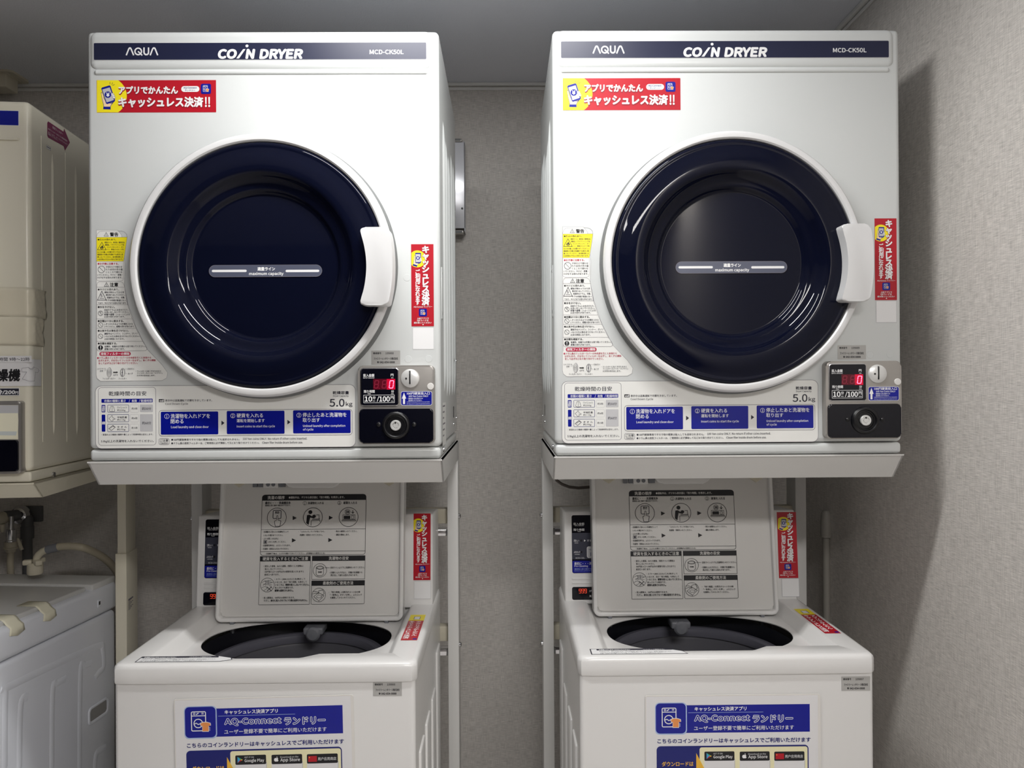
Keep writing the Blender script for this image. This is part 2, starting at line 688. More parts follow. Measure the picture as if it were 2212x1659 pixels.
def serial_label(root, zoom, box, number, metal, O=(0, 0, 0), name='serial_label'):
    x0, y0, x1, y1 = box
    p = Print(root, O)
    p.zoom(*zoom)
    w, h = x1 - x0, y1 - y0
    X = lambda t: x0 + w * t
    Y = lambda t: y0 + h * t
    p.rect(x0, y0, x1, y1, metal)
    p.text('機械番号', X(.06), X(.34), Y(.19), h * .15, K, .02)
    p.text(number, X(.49), X(.77), Y(.19), h * .14, K, .02)
    p.text('ファミリーレンタリース株式会社', X(.09), X(.92), Y(.57), h * .17, K, .03)
    p.text('☎', X(.20), X(.26), Y(.83), h * .13, K, .04)
    p.text('042-654-0888', X(.29), X(.81), Y(.83), h * .13, K, .04)
    return p.build(name)


def cashless_strip(root, zoom, O=(0, 0, 0), box=(770, 350, 1020, 1270), U=(1, 0, 0), V=(0, 0, 1), name='cashless_sticker'):
    """tall red sticker, drawn in a 250 x 920 grid stretched over box"""
    p = Print(root, O, U, V)
    p.zoom(*zoom)
    x0, y0, x1, y1 = box
    sx, sy = (x1 - x0) / 250, (y1 - y0) / 920
    X = lambda t: x0 + (t - 770) * sx
    Y = lambda t: y0 + (t - 350) * sy
    p.rect(x0, y0, x1, y1, RED)
    c = []
    for i in range(40):
        t = 2 * math.pi * i / 40
        c.append((max(772, 838 + 95 * math.cos(t)), 515 + 95 * math.sin(t)))
    p.poly([(X(a), Y(b)) for a, b in c], YEL)

    def T(a, b):
        a, b = (a - 270) * .62, (b - 795) * .62
        a, b = a * .95 - b * .30, a * .30 + b * .95
        return X(842 + a), Y(515 + b)
    phone(p, T)
    for i, ch in enumerate('キャッシュレス決済'):
        p.glyph(ch, X(930), Y(412 + i * 73), 88 * sx, DRED, .075)
    p.lv += 2
    for i, ch in enumerate('キャッシュレス決済'):
        p.glyph(ch, X(930), Y(410 + i * 73), 84 * sx, W, .05)
    for i, ch in enumerate('ご利用になれます'):
        p.glyph(ch, X(842), Y(662 + i * 49), 55 * sx, W, .035)
    p.text('AQ-Connect ランドリー', X(797), X(1003), Y(1052), 18 * sy, W, .02)
    app_icon(p, X(855), Y(1072), X(945), Y(1160))
    p.text('上記アプリで', X(835), X(965), Y(1182), 20 * sy, W, .02)
    p.text('QRコードを', X(835), X(962), Y(1206), 20 * sy, W, .02)
    p.text('読み取ってください', X(800), X(996), Y(1230), 20 * sy, W, .02)
    p.poly([(X(893), Y(1245)), (X(911), Y(1245)), (X(902), Y(1260))], W)
    return p.build(name)


def blank_label(root, zoom, box, O=(0, 0, 0), name='paper_label'):
    p = Print(root, O)
    p.zoom(*zoom)
    x0, y0, x1, y1 = box
    p.rect(x0 - 3, y0 - 3, x1 + 3, y1 + 3, GREY)
    p.rect(x0, y0, x1, y1, W)
    return p.build(name)


# ================================================================== ROOM
def wall(name, x0, x1, y0, y1, z0, z1, mt):
    b = MB()
    b.box(x0, x1, y0, y1, z0, z1)
    return struct(name, b, mt)


XL, YB = -2.5, -1.9
wall('floor', XL - .1, XW + .1, YB - .1, YW + .1, -.08, 0, FLOOR)
wall('ceiling', XL - .1, XW + .1, YB - .1, YW + .1, ZC, ZC + .08, CEIL)
wall('wall_back', XL - .1, XW + .1, YW, YW + .08, 0, ZC, WALLPAPER)
wall('wall_right', XW, XW + .08, YB - .1, YW, 0, ZC, WALLPAPER)
wall('wall_left', XL - .08, XL, YB - .1, YW, 0, ZC, DARKW)
wall('wall_front', XL, XW, YB - .08, YB, 0, ZC, DARKW)
b = MB()
b.box(XL, XW, YW - .010, YW, ZC - .009, ZC, .002, 2)
b.box(XL, XW, YW - .004, YW, ZC - .020, ZC - .012, .001, 2)
struct('trim_1', b, TRIM)
b = MB()
b.box(XW - .012, XW, YB, YW - .010, ZC - .010, ZC, .002, 2)
b.box(XW - .004, XW, YB, YW - .006, ZC - .020, ZC - .012, .001, 2)
struct('trim_2', b, TRIM)

# ================================================================== COIN DRYERS
DW, DD, DH = 0.634, 0.46, 0.7742
LD_LOC = (-0.4322, 1.3905, CZ - 0.13225)
RD_LOC = (0.4074, 1.3942, CZ - 0.12916)
ld = thing('coin_dryer', 'white coin dryer over the washer between the beige dryer and the bare wall strip', 'clothes dryer', LD_LOC, 0, 'white coin dryers with navy round doors')

# cabinet
b = MB()
hw = DW / 2
b.box(-hw, hw, 0, DD, 0.0215, DH, .009, 4)
for s in (-1, 1):                      # pressed ribs down the sides
    for yy, z0, z1 in ((.085, .10, .66), (.15, .09, .64), (.215, .09, .63), (.30, .09, .66), (.37, .09, .66)):
        pts, rs = [], []
        for t in (0, .02, .06, .12, .5, .88, .94, .98, 1):
            pts.append((s * (hw - .0035), yy, z0 + (z1 - z0) * t))
            rs.append(.0075 * min(1, math.sin(min(t, 1 - t) / .12 * math.pi / 2) if min(t, 1 - t) < .12 else 1) + .0004)
        b.tube(pts, rs, 12)
cab = b.build('cabinet', WHITE, ld)
b = MB()
b.box(-hw + .0012, hw - .0012, .0008, DD - .004, 0.0, 0.0207, .0065, 4)
b.build('base_panel', WHITE, ld)


def dl(px, py, d=0.0, root=None):
    """metres on the left dryer's front (d = how far the feature stands proud)"""
    q = Print(root or ld, (0, -d, 0))
    return q.M(px, py)


# bulged header and pressed ridge below it
x0, z1 = dl(195, 70)
x1, z0 = dl(933, 149)
b = MB()
b.dome(x0, z0, x1, z1, .012, [(0, -.0005), (.0008, .0003), (.002, .0013), (.0035, .0021), (.0055, .0028), (.008, .0033), (.011, .0035)])
b.build('header_panel', WHITE, ld, angle=60)
x0, z1 = dl(204, 150.5)
x1, z0 = dl(924.5, 161.5)
b = MB()
b.dome(x0, z0, x1, z1, .0045, [(0, -.0004), (.0006, .0005), (.0016, .0018), (.0028, .0026), (.0040, .0030), (.0043, .0030)])
b.build('pressed_ridge', WHITE, ld, angle=60)

# header strip with the lettering
p = Print(ld, (0, -.0036, 0))
p.zoom(180, 50, .19892)
p.rect(114, 210, 3733, 399, GREY, 14)
p.rect(119, 214, 3728, 396, NAVYG, 11)
p.line([(470, 343), (493, 285), (500, 274), (507, 271), (514, 274), (521, 285), (545, 343)], 15, W)
p.ring(597, 308, 43, 43, 15, W)
p.line([(600, 312), (636, 346)], 14, W)
p.line([(660, 272), (660, 318), (665, 333), (677, 342), (693, 342), (705, 333), (709, 318), (709, 272)], 15, W)
p.line([(730, 343), (752, 285), (760, 274), (768, 271), (776, 274), (783, 285), (806, 343)], 15, W)
p.text('CO', 1470, 1660, 335, 92, W, .06, .16)
p.poly([(1662, 384), (1692, 384), (1762, 283), (1736, 283)], W)
p.ell(1778, 248, 16, 15, W, 18)
p.text('N', 1776, 1853, 335, 92, W, .06, .16)
p.text('DRYER', 1926, 2378, 335, 92, W, .06, .16)
p.zoom(580, 50, .19892)
p.text('MCD-CK50L', 1100, 1466, 314, 46, W, .022)
p.build('header_strip')

# promotional sticker
p = Print(ld)
p.zoom(180, 50, .19892)
p.rect(147, 620, 1443, 970, RED, 4)
arc = [(265 + 208 * math.cos(math.radians(a)), 795 + 208 * math.sin(math.radians(a))) for a in range(-57, 58, 6)]
p.poly([(148, 620)] + arc + [(148, 970)], YEL)
phone(p, lambda a, c: (a, c))
for q in ([(290, 642), (290, 663)], [(309, 668), (320, 648)], [(318, 678), (340, 668)]):
    p.line(q, 4, KB)
for dx, dy, bo, mt in ((2, 9, .085, DRED), (0, 0, .045, W)):
    p.text('アプリでかんたん', 388 + dx, 1026 + dx, 727 + dy, 78, mt, bo)
    p.text('キャッシュレス決済', 386 + dx, 1300 + dx, 858 + dy, 106, mt, bo)
    p.text('!!', 1325 + dx, 1375 + dx, 858 + dy, 104, mt, bo * .5)
p.rect(1065, 685, 1262, 748, W, 31)
p.text('AQ-Connect', 1090, 1232, 705, 18, NAVY, .05)
p.text('ランドリー', 1105, 1215, 731, 15, NAVY, .04)
app_icon(p, 1278, 660, 1388, 770)
p.build('promotional_sticker')

# round door
DX, DZ = .0035, .3475
b = MB()
b.lathe([(.2374, -.001), (.2374, .0035), (.2366, .0055), (.2345, .0075), (.2330, .0170), (.2322, .0215), (.226, .022)], (DX, 0, DZ), n=128)
b.build('door_gasket', GASKET, ld)
b = MB()
b.lathe([(.2285, .0205), (.2332, .0205), (.2338, .0222), (.2330, .0258), (.2300, .0292), (.2262, .0303), (.2215, .0297), (.2190, .0272), (.2182, .0215)], (DX, 0, DZ), n=160)
door = b.build('door', WHITE2, ld)
b = MB()
gp = [(.2184, .018), (.2176, .0255), (.2150, .0290), (.2118, .0300), (.2090, .0290), (.2060, .0287)]
for r, h in ((.195, .0325), (.18, .0338), (.170, .0332), (.1645, .0318), (.1610, .0290), (.158, .0245), (.154, .0200), (.149, .0165), (.1425, .0150), (.1385, .0143), (.1352, .0120), (.1332, .0085), (.1305, .0062), (.1285, .0057), (.1270, .0056), (.1262, .0056), (.12, .0056), (.06, .0056), (0, .0056)):
    gp.append((r, h))
b.lathe(gp, (DX, 0, DZ), n=160)
b.build('door_glass', GLASS, door, angle=60)
# handle
hp = [(777, 491), (810, 490.5), (838, 490.5), (843, 505), (847, 535), (848.5, 575), (846.5, 615), (841, 645), (838, 659.5), (810, 659.5), (777, 659.5), (780, 645), (787, 622), (791.5, 590), (791.5, 560), (787, 530), (780, 506)]
poly = [dl(x, y, .056) for x, y in hp]
for _ in range(2):                       # cut the corners twice for a soft outline
    poly = [q for i in range(len(poly)) for q in ((poly[i - 1][0] * .25 + poly[i][0] * .75, poly[i - 1][1] * .25 + poly[i][1] * .75), (poly[i][0] * .75 + poly[(i + 1) % len(poly)][0] * .25, poly[i][1] * .75 + poly[(i + 1) % len(poly)][1] * .25))]
b = MB()
b.plate(poly[::-1], -.0575, -.020, .0028, 5)
b.build('door_handle', WHITE2, door, angle=60)
# fill line label on the glass
p = Print(ld, (0, -.0064, 0))
p.zoom(440, 550, .12206)
p.rect(93, 182, 2097, 395, LINE, 106)
p.rect(99, 188, 2091, 389, PILL, 100)
p.rect(145, 268, 762, 310, W, 21)
p.rect(1450, 268, 2046, 310, W, 21)
p.text('適量ライン', 955, 1262, 252, 62, W, .04)
p.text('maximum capacity', 806, 1412, 343, 66, W, .03)
p.build('fill_line_label', door)

# ---- warning label, left of the door
ZA, ZB = (190, 480, .09946), (190, 640, .11452)
p = Print(ld)
p.zoom(*ZB)
p.poly([(160, -1250), (560, -1250), (640, -1150), (700, -600), (690, -200), (760, 150), (900, 560), (1120, 1000), (1400, 1290), (1505, 1440), (1490, 1540), (1400, 1592), (240, 1604), (170, 1550), (155, 1480)], LINE)
p.poly([(164, -1246), (558, -1246), (635, -1150), (696, -600), (686, -200), (756, 152), (896, 562), (1117, 1003), (1397, 1294), (1501, 1440), (1486, 1538), (1398, 1588), (241, 1600), (174, 1548), (159, 1480)], LW)
p.zoom(*ZA)
p.line([(187, 1225), (187, 325), (205, 255), (250, 208), (300, 196), (730, 192), (790, 210), (840, 260), (855, 325), (820, 560), (775, 850), (775, 1215), (758, 1260), (715, 1275), (245, 1277), (200, 1260)], 5, LINE, True)
p.poly([(190, 330), (851, 326), (818, 560), (772, 852), (190, 852)], YEL)
p.line([(190, 328), (852, 325)], 5, LINE)
p.line([(190, 852), (773, 850)], 5, LINE)
tri_mark(p, 398, 222, 304, 92, KB, 8)
T = lambda s, x0, x1, y, h, mt=KB, bo=.012: p.text(s, x0, x1, y, h, mt, bo)
T('警告', 482, 660, 266, 84, K, .03)
T('●引火の恐れあり。', 215, 612, 378, 40, K, .02)
for s, x0, x1, y in (('美容オイル、食用油、動物系油、', 365, 805, 440), ('機械油、ドライクリーニング油、', 375, 795, 492), ('ベンジンやシンナー、ガソ', 412, 778, 543), ('リン、樹脂(セルロース系)', 415, 782, 595), ('などの付着した衣類やポリプロピレン', 208, 778, 650), ('繊維製の衣類は洗濯後でも絶対に乾', 208, 765, 702), ('燥しないでください。油の酸化熱によ', 208, 760, 755), ('る自然発火や引火の恐れがあります。', 208, 758, 808)):
    T(s, x0, x1, y, 37)
tri_mark(p, 304, 436, 602, 188, KB, 10, None)
p.poly([(305, 490), (325, 520), (342, 548), (338, 572), (318, 588), (290, 588), (272, 568), (272, 545), (288, 525), (292, 538), (303, 520)], KB)
p.poly([(306, 545), (318, 562), (312, 578), (298, 578), (294, 562)], YEL)
T('●お子様に注意する。', 215, 668, 902, 44, CRIM, .025)
for s, x0, x1, y in (('子供だけで使わせ', 390, 748, 972), ('たり幼児の手の届', 390, 752, 1028), ('くところで使わな', 390, 748, 1085), ('いでください。やけど・感電・', 205, 755, 1145), ('けがをする恐れがあります。', 205, 748, 1203)):
    T(s, x0, x1, y, 42)
no_mark(p, 297, 1026, 79, KB, 9)
p.line([(195, 2900), (195, 1360), (212, 1315), (250, 1292), (715, 1292), (762, 1315), (790, 1380), (800, 1415), (830, 1650), (862, 1800)], 5, LINE)
p.line([(195, 1412), (798, 1412)], 5, LINE)
tri_mark(p, 405, 1310, 1394, 94, KB, 8)
T('注意', 480, 658, 1356, 84, K, .03)
T('●やけどの恐れあり。', 218, 678, 1462, 42, K, .015)
T('運転が終わってから衣', 360, 790, 1523, 40)
T('類を取り出してください。', 395, 805, 1580, 40)
tri_mark(p, 305, 1497, 1692, 190, KB, 10, None)
for k in (-14, 6):
    p.line([(300 + k, 1560), (290 + k, 1580), (312 + k, 1605), (298 + k, 1630)], 8, LINE)
p.line([(262, 1655), (350, 1655)], 10, LINE)
p.zoom(*ZB)
T = lambda s, x0, x1, y, h=36, mt=KB, bo=.012: p.text(s, x0, x1, y, h, mt, bo)
for s, x0, x1, y in (('乾燥中はドラム、衣類、', 365, 700, 25), ('ドアの内側が高温になっ', 350, 715, 77), ('ており、やけどをする恐れがあります。', 195, 728, 130), ('本体やドラムに水をかけたり、', 310, 765, 258), ('水洗いをしないでください。', 310, 775, 300), ('感電や漏電・ショートによる', 310, 792, 343), ('火災の恐れがあります。', 310, 698, 385), ('しずくのたれるような衣類を入れな', 310, 850, 523), ('いでください。感電の恐れがあります。', 310, 880, 570), ('運転中はベンジン、シンナー、ガソリ', 312, 935, 705), ('ンなどの引火物を近づけないでください。', 312, 972, 755), ('火災の原因になります。', 312, 690, 805), ('金属粉、金属片は衣類から取り除いてください。', 315, 1083, 945), ('感電の恐れがあります。', 315, 695, 995)):
    T(s, x0, x1, y)
for s, x1, y in (('●水をかけない。', 508, 203), ('●衣類は十分に脱水する。', 678, 467), ('●火気や引火物を近づけない。', 765, 650), ('●衣類を確認する。', 550, 890)):
    T(s, 190, x1, y, 42, K, .02)
for y, x1 in ((160, 748), (427, 835), (606, 908), (851, 1033)):
    p.line([(170, y), (x1, y)], 4, LINE)
p.line([(718, -60), (752, 165), (838, 430), (912, 610), (1036, 852), (1105, 958), (1118, 990), (1108, 1012), (1085, 1028), (205, 1032), (178, 1012), (170, 980)], 5, LINE)
no_mark(p, 242, 320, 47, KB, 6)
p.line([(230, 300), (255, 290), (248, 325)], 5, KB)
no_mark(p, 242, 543, 47, KB, 6)
no_mark(p, 242, 754, 47, KB, 6)
p.ell(242, 969, 45, 44, K)
p.rect(236, 935, 249, 980, W, 5)
p.ell(242, 997, 8, 8, W, 12)
p.rect(222, 1048, 810, 1122, CRIM, 36)
T('排気フィルターの掃除', 246, 786, 1085, 52, W, .02)
T('●ドラム奥のフィルターカバーの中央部を引くと本体から', 178, 1195, 1160, 38, CRIM, .015)
T('はずれます。爪を引いてフィルターをはずし、糸くずの掃除', 203, 1280, 1210, 38, CRIM, .015)
T('をして必ず元どおり取り付けてください。', 205, 940, 1262, 38, CRIM, .015)
p.ell(408, 1432, 46, 92, LINE)
p.ell(402, 1432, 44, 88, LW)
for k in range(5):
    p.ring(402, 1432, 40 - k * 8, 80 - k * 16, 4, KB)
p.poly([(480, 1425), (545, 1425), (545, 1416), (572, 1434), (545, 1452), (545, 1443), (480, 1443)], K)
p.ring(660, 1437, 46, 80, 5, KB)
p.ring(656, 1437, 38, 68, 3, KB)
p.line([(656, 1375), (656, 1500)], 14, LINE)
p.ell(650, 1437, 10, 10, KB, 12)
for q in ([(690, 1372), (745, 1370)], [(690, 1450), (745, 1458)], [(310, 1408), (360, 1388)]):
    p.line(q, 3, LINE)
for s, x0, x1, y in (('[メヅマリ]', 185, 340, 1370), ('文字', 230, 290, 1410), ('はずす', 485, 570, 1485), ('フィルターカバー', 280, 525, 1553), ('フィルター', 582, 735, 1553), ('爪を引く', 752, 875, 1370), ('糸くず', 760, 850, 1458), ('・フィルターに糸くずがたまると', 905, 1385, 1412), ('フィルターカバーの「メヅマリ」', 930, 1408, 1450), ('の文字が浮き出します。', 928, 1272, 1495)):
    T(s, x0, x1, y, 30)
p.build('warning_label')

# ---- operating guide along the bottom
ZC_, ZD = (190, 820, .17179), (480, 820, .14467)
p = Print(ld)
p.zoom(0, 0, 1)
p.rect(206.5, 832, 768.8, 967.5, LINE, 13)
p.rect(207.3, 832.8, 768, 966.7, LW, 12.5)
p.zoom(*ZC_)
T = lambda s, x0, x1, y, h, mt=KB, bo=.01: p.text(s, x0, x1, y, h, mt, bo)
p.frame(130, 97, 858, 827, 5, LINE, 40)
T('乾燥時間の目安', 262, 735, 175, 56, KB, .014)
p.rect(170, 241, 815, 290, BLUE, 9)
T('衣類の種類と重さ', 205, 475, 267, 34, W, .01)
T('/', 515, 530, 267, 34, W)
T('枚数', 552, 618, 267, 34, W)
T('/', 642, 657, 267, 34, W)
T('乾燥時間', 666, 805, 266, 34, W)
p.rect(172, 318, 220, 412, BLUE, 9)
p.glyph('混', 196, 350, 40, W, .015)
p.glyph('紡', 196, 384, 40, W, .015)
p.rect(174, 440, 220, 655, BLUE, 9)
p.glyph('綿', 197, 547, 40, W, .02)
for y0, y1, a, c2, d in ((317, 411, 'ワイシャツ', '約200g', '約5枚'), (437, 533, '半袖肌着', '約110g', '約6枚'), (557, 656, 'タ オ ル', '約70g', '約15枚')):
    p.frame(247, y0, 517, y1, 5, NAVY, 9)
    p.frame(534, y0, 640, y1, 3, GREY, 9)
    ym = (y0 + y1) / 2
    T(a, 369, 490, ym - 11, 27)
    T(c2, 369, 472, ym + 22, 26)
    T(d, 551, 625, ym, 27)
p.line([(292, 335), (282, 352), (272, 388), (275, 400), (288, 400), (288, 405), (322, 405), (322, 400), (336, 400), (338, 388), (328, 352), (318, 335)], 4, KB, True)
p.line([(305, 340), (305, 404)], 4, KB)
p.line([(265, 487), (292, 468), (298, 452), (310, 455), (312, 478), (342, 490), (338, 502), (315, 500), (318, 518), (298, 524)], 4, KB, True)
p.line([(265, 615), (315, 575), (345, 598), (297, 640)], 5, KB, True)
p.line([(282, 612), (318, 585), (332, 597)], 4, KB)
p.rect(656, 313, 818, 408, GREY, 9)
p.rect(656, 434, 818, 651, GREY, 9)
T('約30分', 682, 797, 365, 38, KB, .012)
T('約60分', 684, 797, 545, 38, KB, .012)
T('・室温および繊維の種類や量によって乾燥時間は変化します。', 172, 820, 690, 22)
T('5.0kg以上の洗濯物を入れないでください。', 168, 828, 775, 37, KB, .01)
p.rect(893, 245, 960, 283, K, 5)
T('cd', 905, 950, 264, 26, W, .05)
T('表示中は送風運転で衣類を冷ましています。', 973, 1562, 262, 29)
T('Cool Down Cycle', 973, 1260, 307, 32)
p.zoom(0, 0, 1)
p.frame(343.5, 884.5, 761.5, 941, .9, LINE, 7)
p.zoom(*ZC_)
p.rect(918, 402, 1640, 690, BLUE, 14)
p.poly([(1680, 515), (1718, 545), (1680, 575)], KB)
p.ring(994, 462, 31, 31, 4, W)
T('1', 988, 999, 462, 36, W)
T('洗濯物を入れドアを', 1042, 1535, 458, 58, W)
T('閉める', 1042, 1203, 525, 55, W)
T('Load laundry and close door', 1047, 1520, 598, 38, W)
p.frame(893, 738, 1026, 818, 4, LINE, 24)
T('ご注意', 907, 1012, 765, 32)
T('Caution', 915, 1008, 797, 22)
T('●100円硬貨専用ですので他の硬貨は投入しても返却されません。', 1050, 1910, 753, 28)
T('●ドラム奥の排気フィルターは、ご使用前に必ず掃除して元どおり取り付けてください。', 1050, 2155, 797, 28)
p.zoom(*ZD)
p.rect(70, 466, 932, 810, BLUE, 16)
p.rect(1060, 456, 1918, 800, BLUE, 16)
p.poly([(975, 600), (1021, 635), (975, 670)], KB)
p.ring(160, 540, 35, 35, 5, W)
T('2', 149, 170, 540, 42, W)
T('硬貨を入れる', 218, 610, 535, 64, W)
T('運転を開始します', 218, 635, 612, 52, W)
T('Insert coins to start the cycle', 220, 788, 700, 44, W)
p.ring(1147, 532, 35, 35, 5, W)
T('3', 1136, 1157, 532, 42, W)
T('停止したあと洗濯物を', 1203, 1857, 525, 66, W)
T('取り出す', 1203, 1460, 603, 62, W)
T('Unload laundry after completion', 1208, 1838, 692, 44, W)
T('of cycle', 1208, 1362, 747, 44, W)
T('100 Yen coins ONLY. No return if other coins inserted.', 310, 1270, 880, 34)
T('Clean filer inside drum before use.', 600, 1205, 937, 34)
T('乾燥容量', 1652, 1893, 195, 47, KB, .02)
T('Dryer Capacity', 1658, 1890, 246, 32)
T('5.0', 1605, 1825, 345, 112, KB, .012)
T('kg', 1848, 1945, 370, 78, KB, .012)
p.build('operating_guide')

# ---- coin unit
ZE = (740, 740, .19284)
PD = .0165


def ebox(x0, y0, x1, y1, d):
    q = Print(ld, (0, -d, 0)).zoom(*ZE)
    a, c, e, f, s = q.local(x0, y0, x1, y1)
    return a, c, e, f, s


b = MB()
a, c, e, f, s = ebox(172, 256, 1032, 1134, PD)
b.plate(rr(a, c, e, f, .009, 8), -PD, .004, .003, 4)
unit = b.build('coin_unit', STEEL, ld)
# display
b = MB()
a, c, e, f, s = ebox(200, 284, 630, 712, PD)
b.plate(rr(a, c, e, f, .0055, 6), -PD - .0012, -PD + .002, .001, 2)
b.build('display_bezel', CHROME, unit)
p = Print(ld, (0, -PD - .0012, 0)).zoom(*ZE)
p.rect(211, 294, 621, 702, BLACKG, 24)
T = lambda s, x0, x1, y, h, mt=W, bo=.01: p.text(s, x0, x1, y, h, mt, bo)
T('投入金額', 232, 355, 367, 33, W, .02)
T('INPUT AMOUNT', 232, 358, 396, 13)
T('円', 540, 570, 364, 28, W, .02)
T('YEN', 543, 569, 395, 11)
T('残り時間', 238, 360, 548, 32, W, .02)
T('TIME', 280, 315, 573, 12)
T('分', 545, 576, 547, 28, W, .02)
T('MIN.', 545, 576, 573, 11)
p.frame(235, 586, 583, 676, 4, W)
T('10', 250, 330, 632, 56, W, .03)
T('分', 338, 370, 618, 34, W, .02)
T('MIN.', 338, 370, 655, 12)
T('/', 384, 410, 632, 60, W, .02)
T('100', 414, 527, 632, 56, W, .03)
T('円', 538, 572, 618, 34, W, .02)
T('YEN', 538, 572, 657, 12)
p.rect(343, 407, 590, 526, LEDOFF)
p.rect(495, 407, 590, 526, LEDG)
for cx, mt in ((380, LEDGHOST), (468, LEDGHOST), (548, LED)):
    w, h, sl = 21, 41, 5
    q = {'a': [(-w, -h), (w, -h)], 'b': [(w, -h), (w, 0)], 'c': [(w, 0), (w, h)], 'd': [(-w, h), (w, h)], 'e': [(-w, 0), (-w, h)], 'f': [(-w, -h), (-w, 0)], 'g': [(-w, 0), (w, 0)]}
    for k in ('abcdef' if mt is LED else 'abcdefg'):
        (u0, v0), (u1, v1) = q[k]
        g = 6
        du, dv = (g if v0 == v1 else 0), (g if u0 == u1 else 0)
        p.line([(cx + u0 + du - v0 * sl / 41, 468 + v0 + dv), (cx + u1 - du - v1 * sl / 41, 468 + v1 - dv)], 8, mt)
    if mt is LEDGHOST:
        p.ell(cx + 30, 512, 5, 5, mt, 10)
p.build('price_display', unit)
# blue instruction label
p = Print(ld, (0, -PD, 0)).zoom(*ZE)
p.rect(652, 545, 1003, 705, W, 24)
p.rect(656, 549, 999, 701, BLUE, 21)
p.poly([(664, 628), (688, 560), (713, 628), (700, 628), (700, 689), (677, 689), (677, 628)], W)
for s_, x0, x1, y, h, bo in (('100円硬貨投入口', 722, 977, 569, 30, .02), ('100 Yen Coins ONLY', 740, 960, 600, 18, .02), ('・連続投入及び途中での', 728, 900, 626, 16, .01), ('追加投入もできます。', 738, 890, 647, 16, .01), ('Additional payment is acceptable', 718, 980, 666, 13, 0), ('during cycle to extend operational time', 718, 980, 686, 13, 0)):
    p.text(s_, x0, x1, y, h, W, bo)
p.build('coin_instruction_label', unit)
# coin slot
q = Print(ld, (0, -PD, 0)).zoom(*ZE)
cx, cz = q.M(757, 402)
b = MB()
b.lathe([(.0168, 0), (.0167, .0010), (.0160, .0022), (.013, .0036), (.008, .0045), (.004, .0048), (0, .0049)], (cx, -PD, cz), n=56)
slot = b.build('coin_slot', KEYM, unit)
b = MB()
b.box(cx - .0013, cx + .0013, -PD - .0054, -PD - .0020, cz - .0102, cz + .0138, .0008, 2)
b.lathe([(.0018, 0), (.0016, .001), (0, .0014)], (cx - .0066, -PD - .0042, cz), n=14)
b.build('coin_slit', BLACKP, unit)
cx, cz = q.M(986, 491)
b = MB()
b.lathe([(.0061, 0), (.0061, .0008), (.0055, .0014), (0, .0016)], (cx, -PD, cz), n=36)
b.build('return_button', mat('button_silver', (222, 220, 216), .35), unit)
# cash box cover
b = MB()
a, c, e, f, s = ebox(188, 742, 1016, 1123, PD + .003)
b.plate(rr(a, c, e, f, .0065, 8), -PD - .0035, -PD + .002, .0025, 4)
b.build('cash_box_cover', BLACKG, unit)
q = Print(ld, (0, -PD - .004, 0)).zoom(*ZE)
cx, cz = q.M(598, 926)
b = MB()
b.lathe([(.0248, -.001), (.0247, .0012), (.0238, .0038), (.0222, .0052), (.0205, .0055), (.0190, .0046), (.0182, .0024), (.0176, .0018), (.0160, .0020), (.0152, .0006), (0, .0004)], (cx, -PD - .0035, cz), n=72)
b.build('lock_ring', BLACKP, unit)
b = MB()
b.lathe([(.0094, 0), (.0094, .0040), (.0088, .0048), (.0058, .0048), (.0056, .0034), (.0042, .0034), (.0040, .0045), (0, .0045)], (cx, -PD - .0050, cz), n=48, mi=0)
b.box(cx - .0012, cx + .0009, -PD - .0100, -PD - .0096, cz + .0032, cz + .0062, mi=1)
b.build('key_lock', [KEYM, BLACKP], unit)
for px in (404, 800):
    x, z = q.M(px, 917)
    b = MB()
    b.lathe([(.0042, -.001), (.0038, .0010), (.0026, .0018), (0, .0021)], (x, -PD - .0035, z), n=24)
    b.build('cover_screw', BLACKP, unit)

# plugged screw holes in the front, screws and plates on the sides
for px, py in ((879, 600), (882, 776), (926, 775)):
    x, z = dl(px, py)
    b = MB()
    b.lathe([(.0064, 0), (.0062, .00025), (0, .0003)], (x, 0, z), n=30)
    b.build('hole_plug', WHITE, ld)
for s in (-1, 1):
    for yy, zz in ((.035, .34), (.035, .265), (.40, .30), (.42, .245), (.36, .19), (.44, .19), (.34, .045), (.44, .055), (.06, .0118)):
        b = MB()
        b.lathe([(.0046, -.001), (.0044, .0008), (.003, .0016), (0, .0019)], (s * hw, yy, zz), (s, 0, 0), n=18)
        b.build('side_screw', CHROME, ld)
    b = MB()
    b.box(s * hw - .001, s * hw + .0015, .022, .047, .255, .35, .0007, 2)
    b.build('side_plate', WHITE, ld)
    b = MB()
    b.box(s * hw - .0005, s * hw + .0008, .335, .347, .06, .085, .0002, 1)
    b.build('side_slot', BLACKP, ld)
p = Print(ld, (hw, 0, 0), (0, 1, 0), (0, 0, 1))
p.put([(.03, .10), (.03, .02), (.11, .02), (.11, .10)], [(0, 1, 2, 3)], LW)
for k in range(6):
    p.put([(.036, .095 - k * .011), (.036, .092 - k * .011), (.09 - k % 3 * .012, .092 - k * .011), (.09 - k % 3 * .012, .095 - k * .011)], [(0, 1, 2, 3)], LINE, 3)
p.build('rating_plate')

rd = dup(ld, RD_LOC, 0, 'white coin dryer above the washer beside the brightly lit wall, near the grey pipe')

# stickers that differ between the two
cashless_strip(ld, ZE[:0] + (740, 460, .19284), box=(770, 350, 1021, 1270))
blank_label(ld, (740, 460, .19284), (789, 1288, 1020, 1525))
serial_label(ld, ZE, (323, 90, 646, 247), '109868', SILV)
cashless_strip(rd, (1160, 270, .36166), box=(2017, 558, 2148, 1046))
blank_label(rd, (1160, 270, .36166), (2027, 1052, 2146, 1178))
serial_label(rd, (1680, 700, .21695), (595, 211, 878, 351), '109889', SILV)

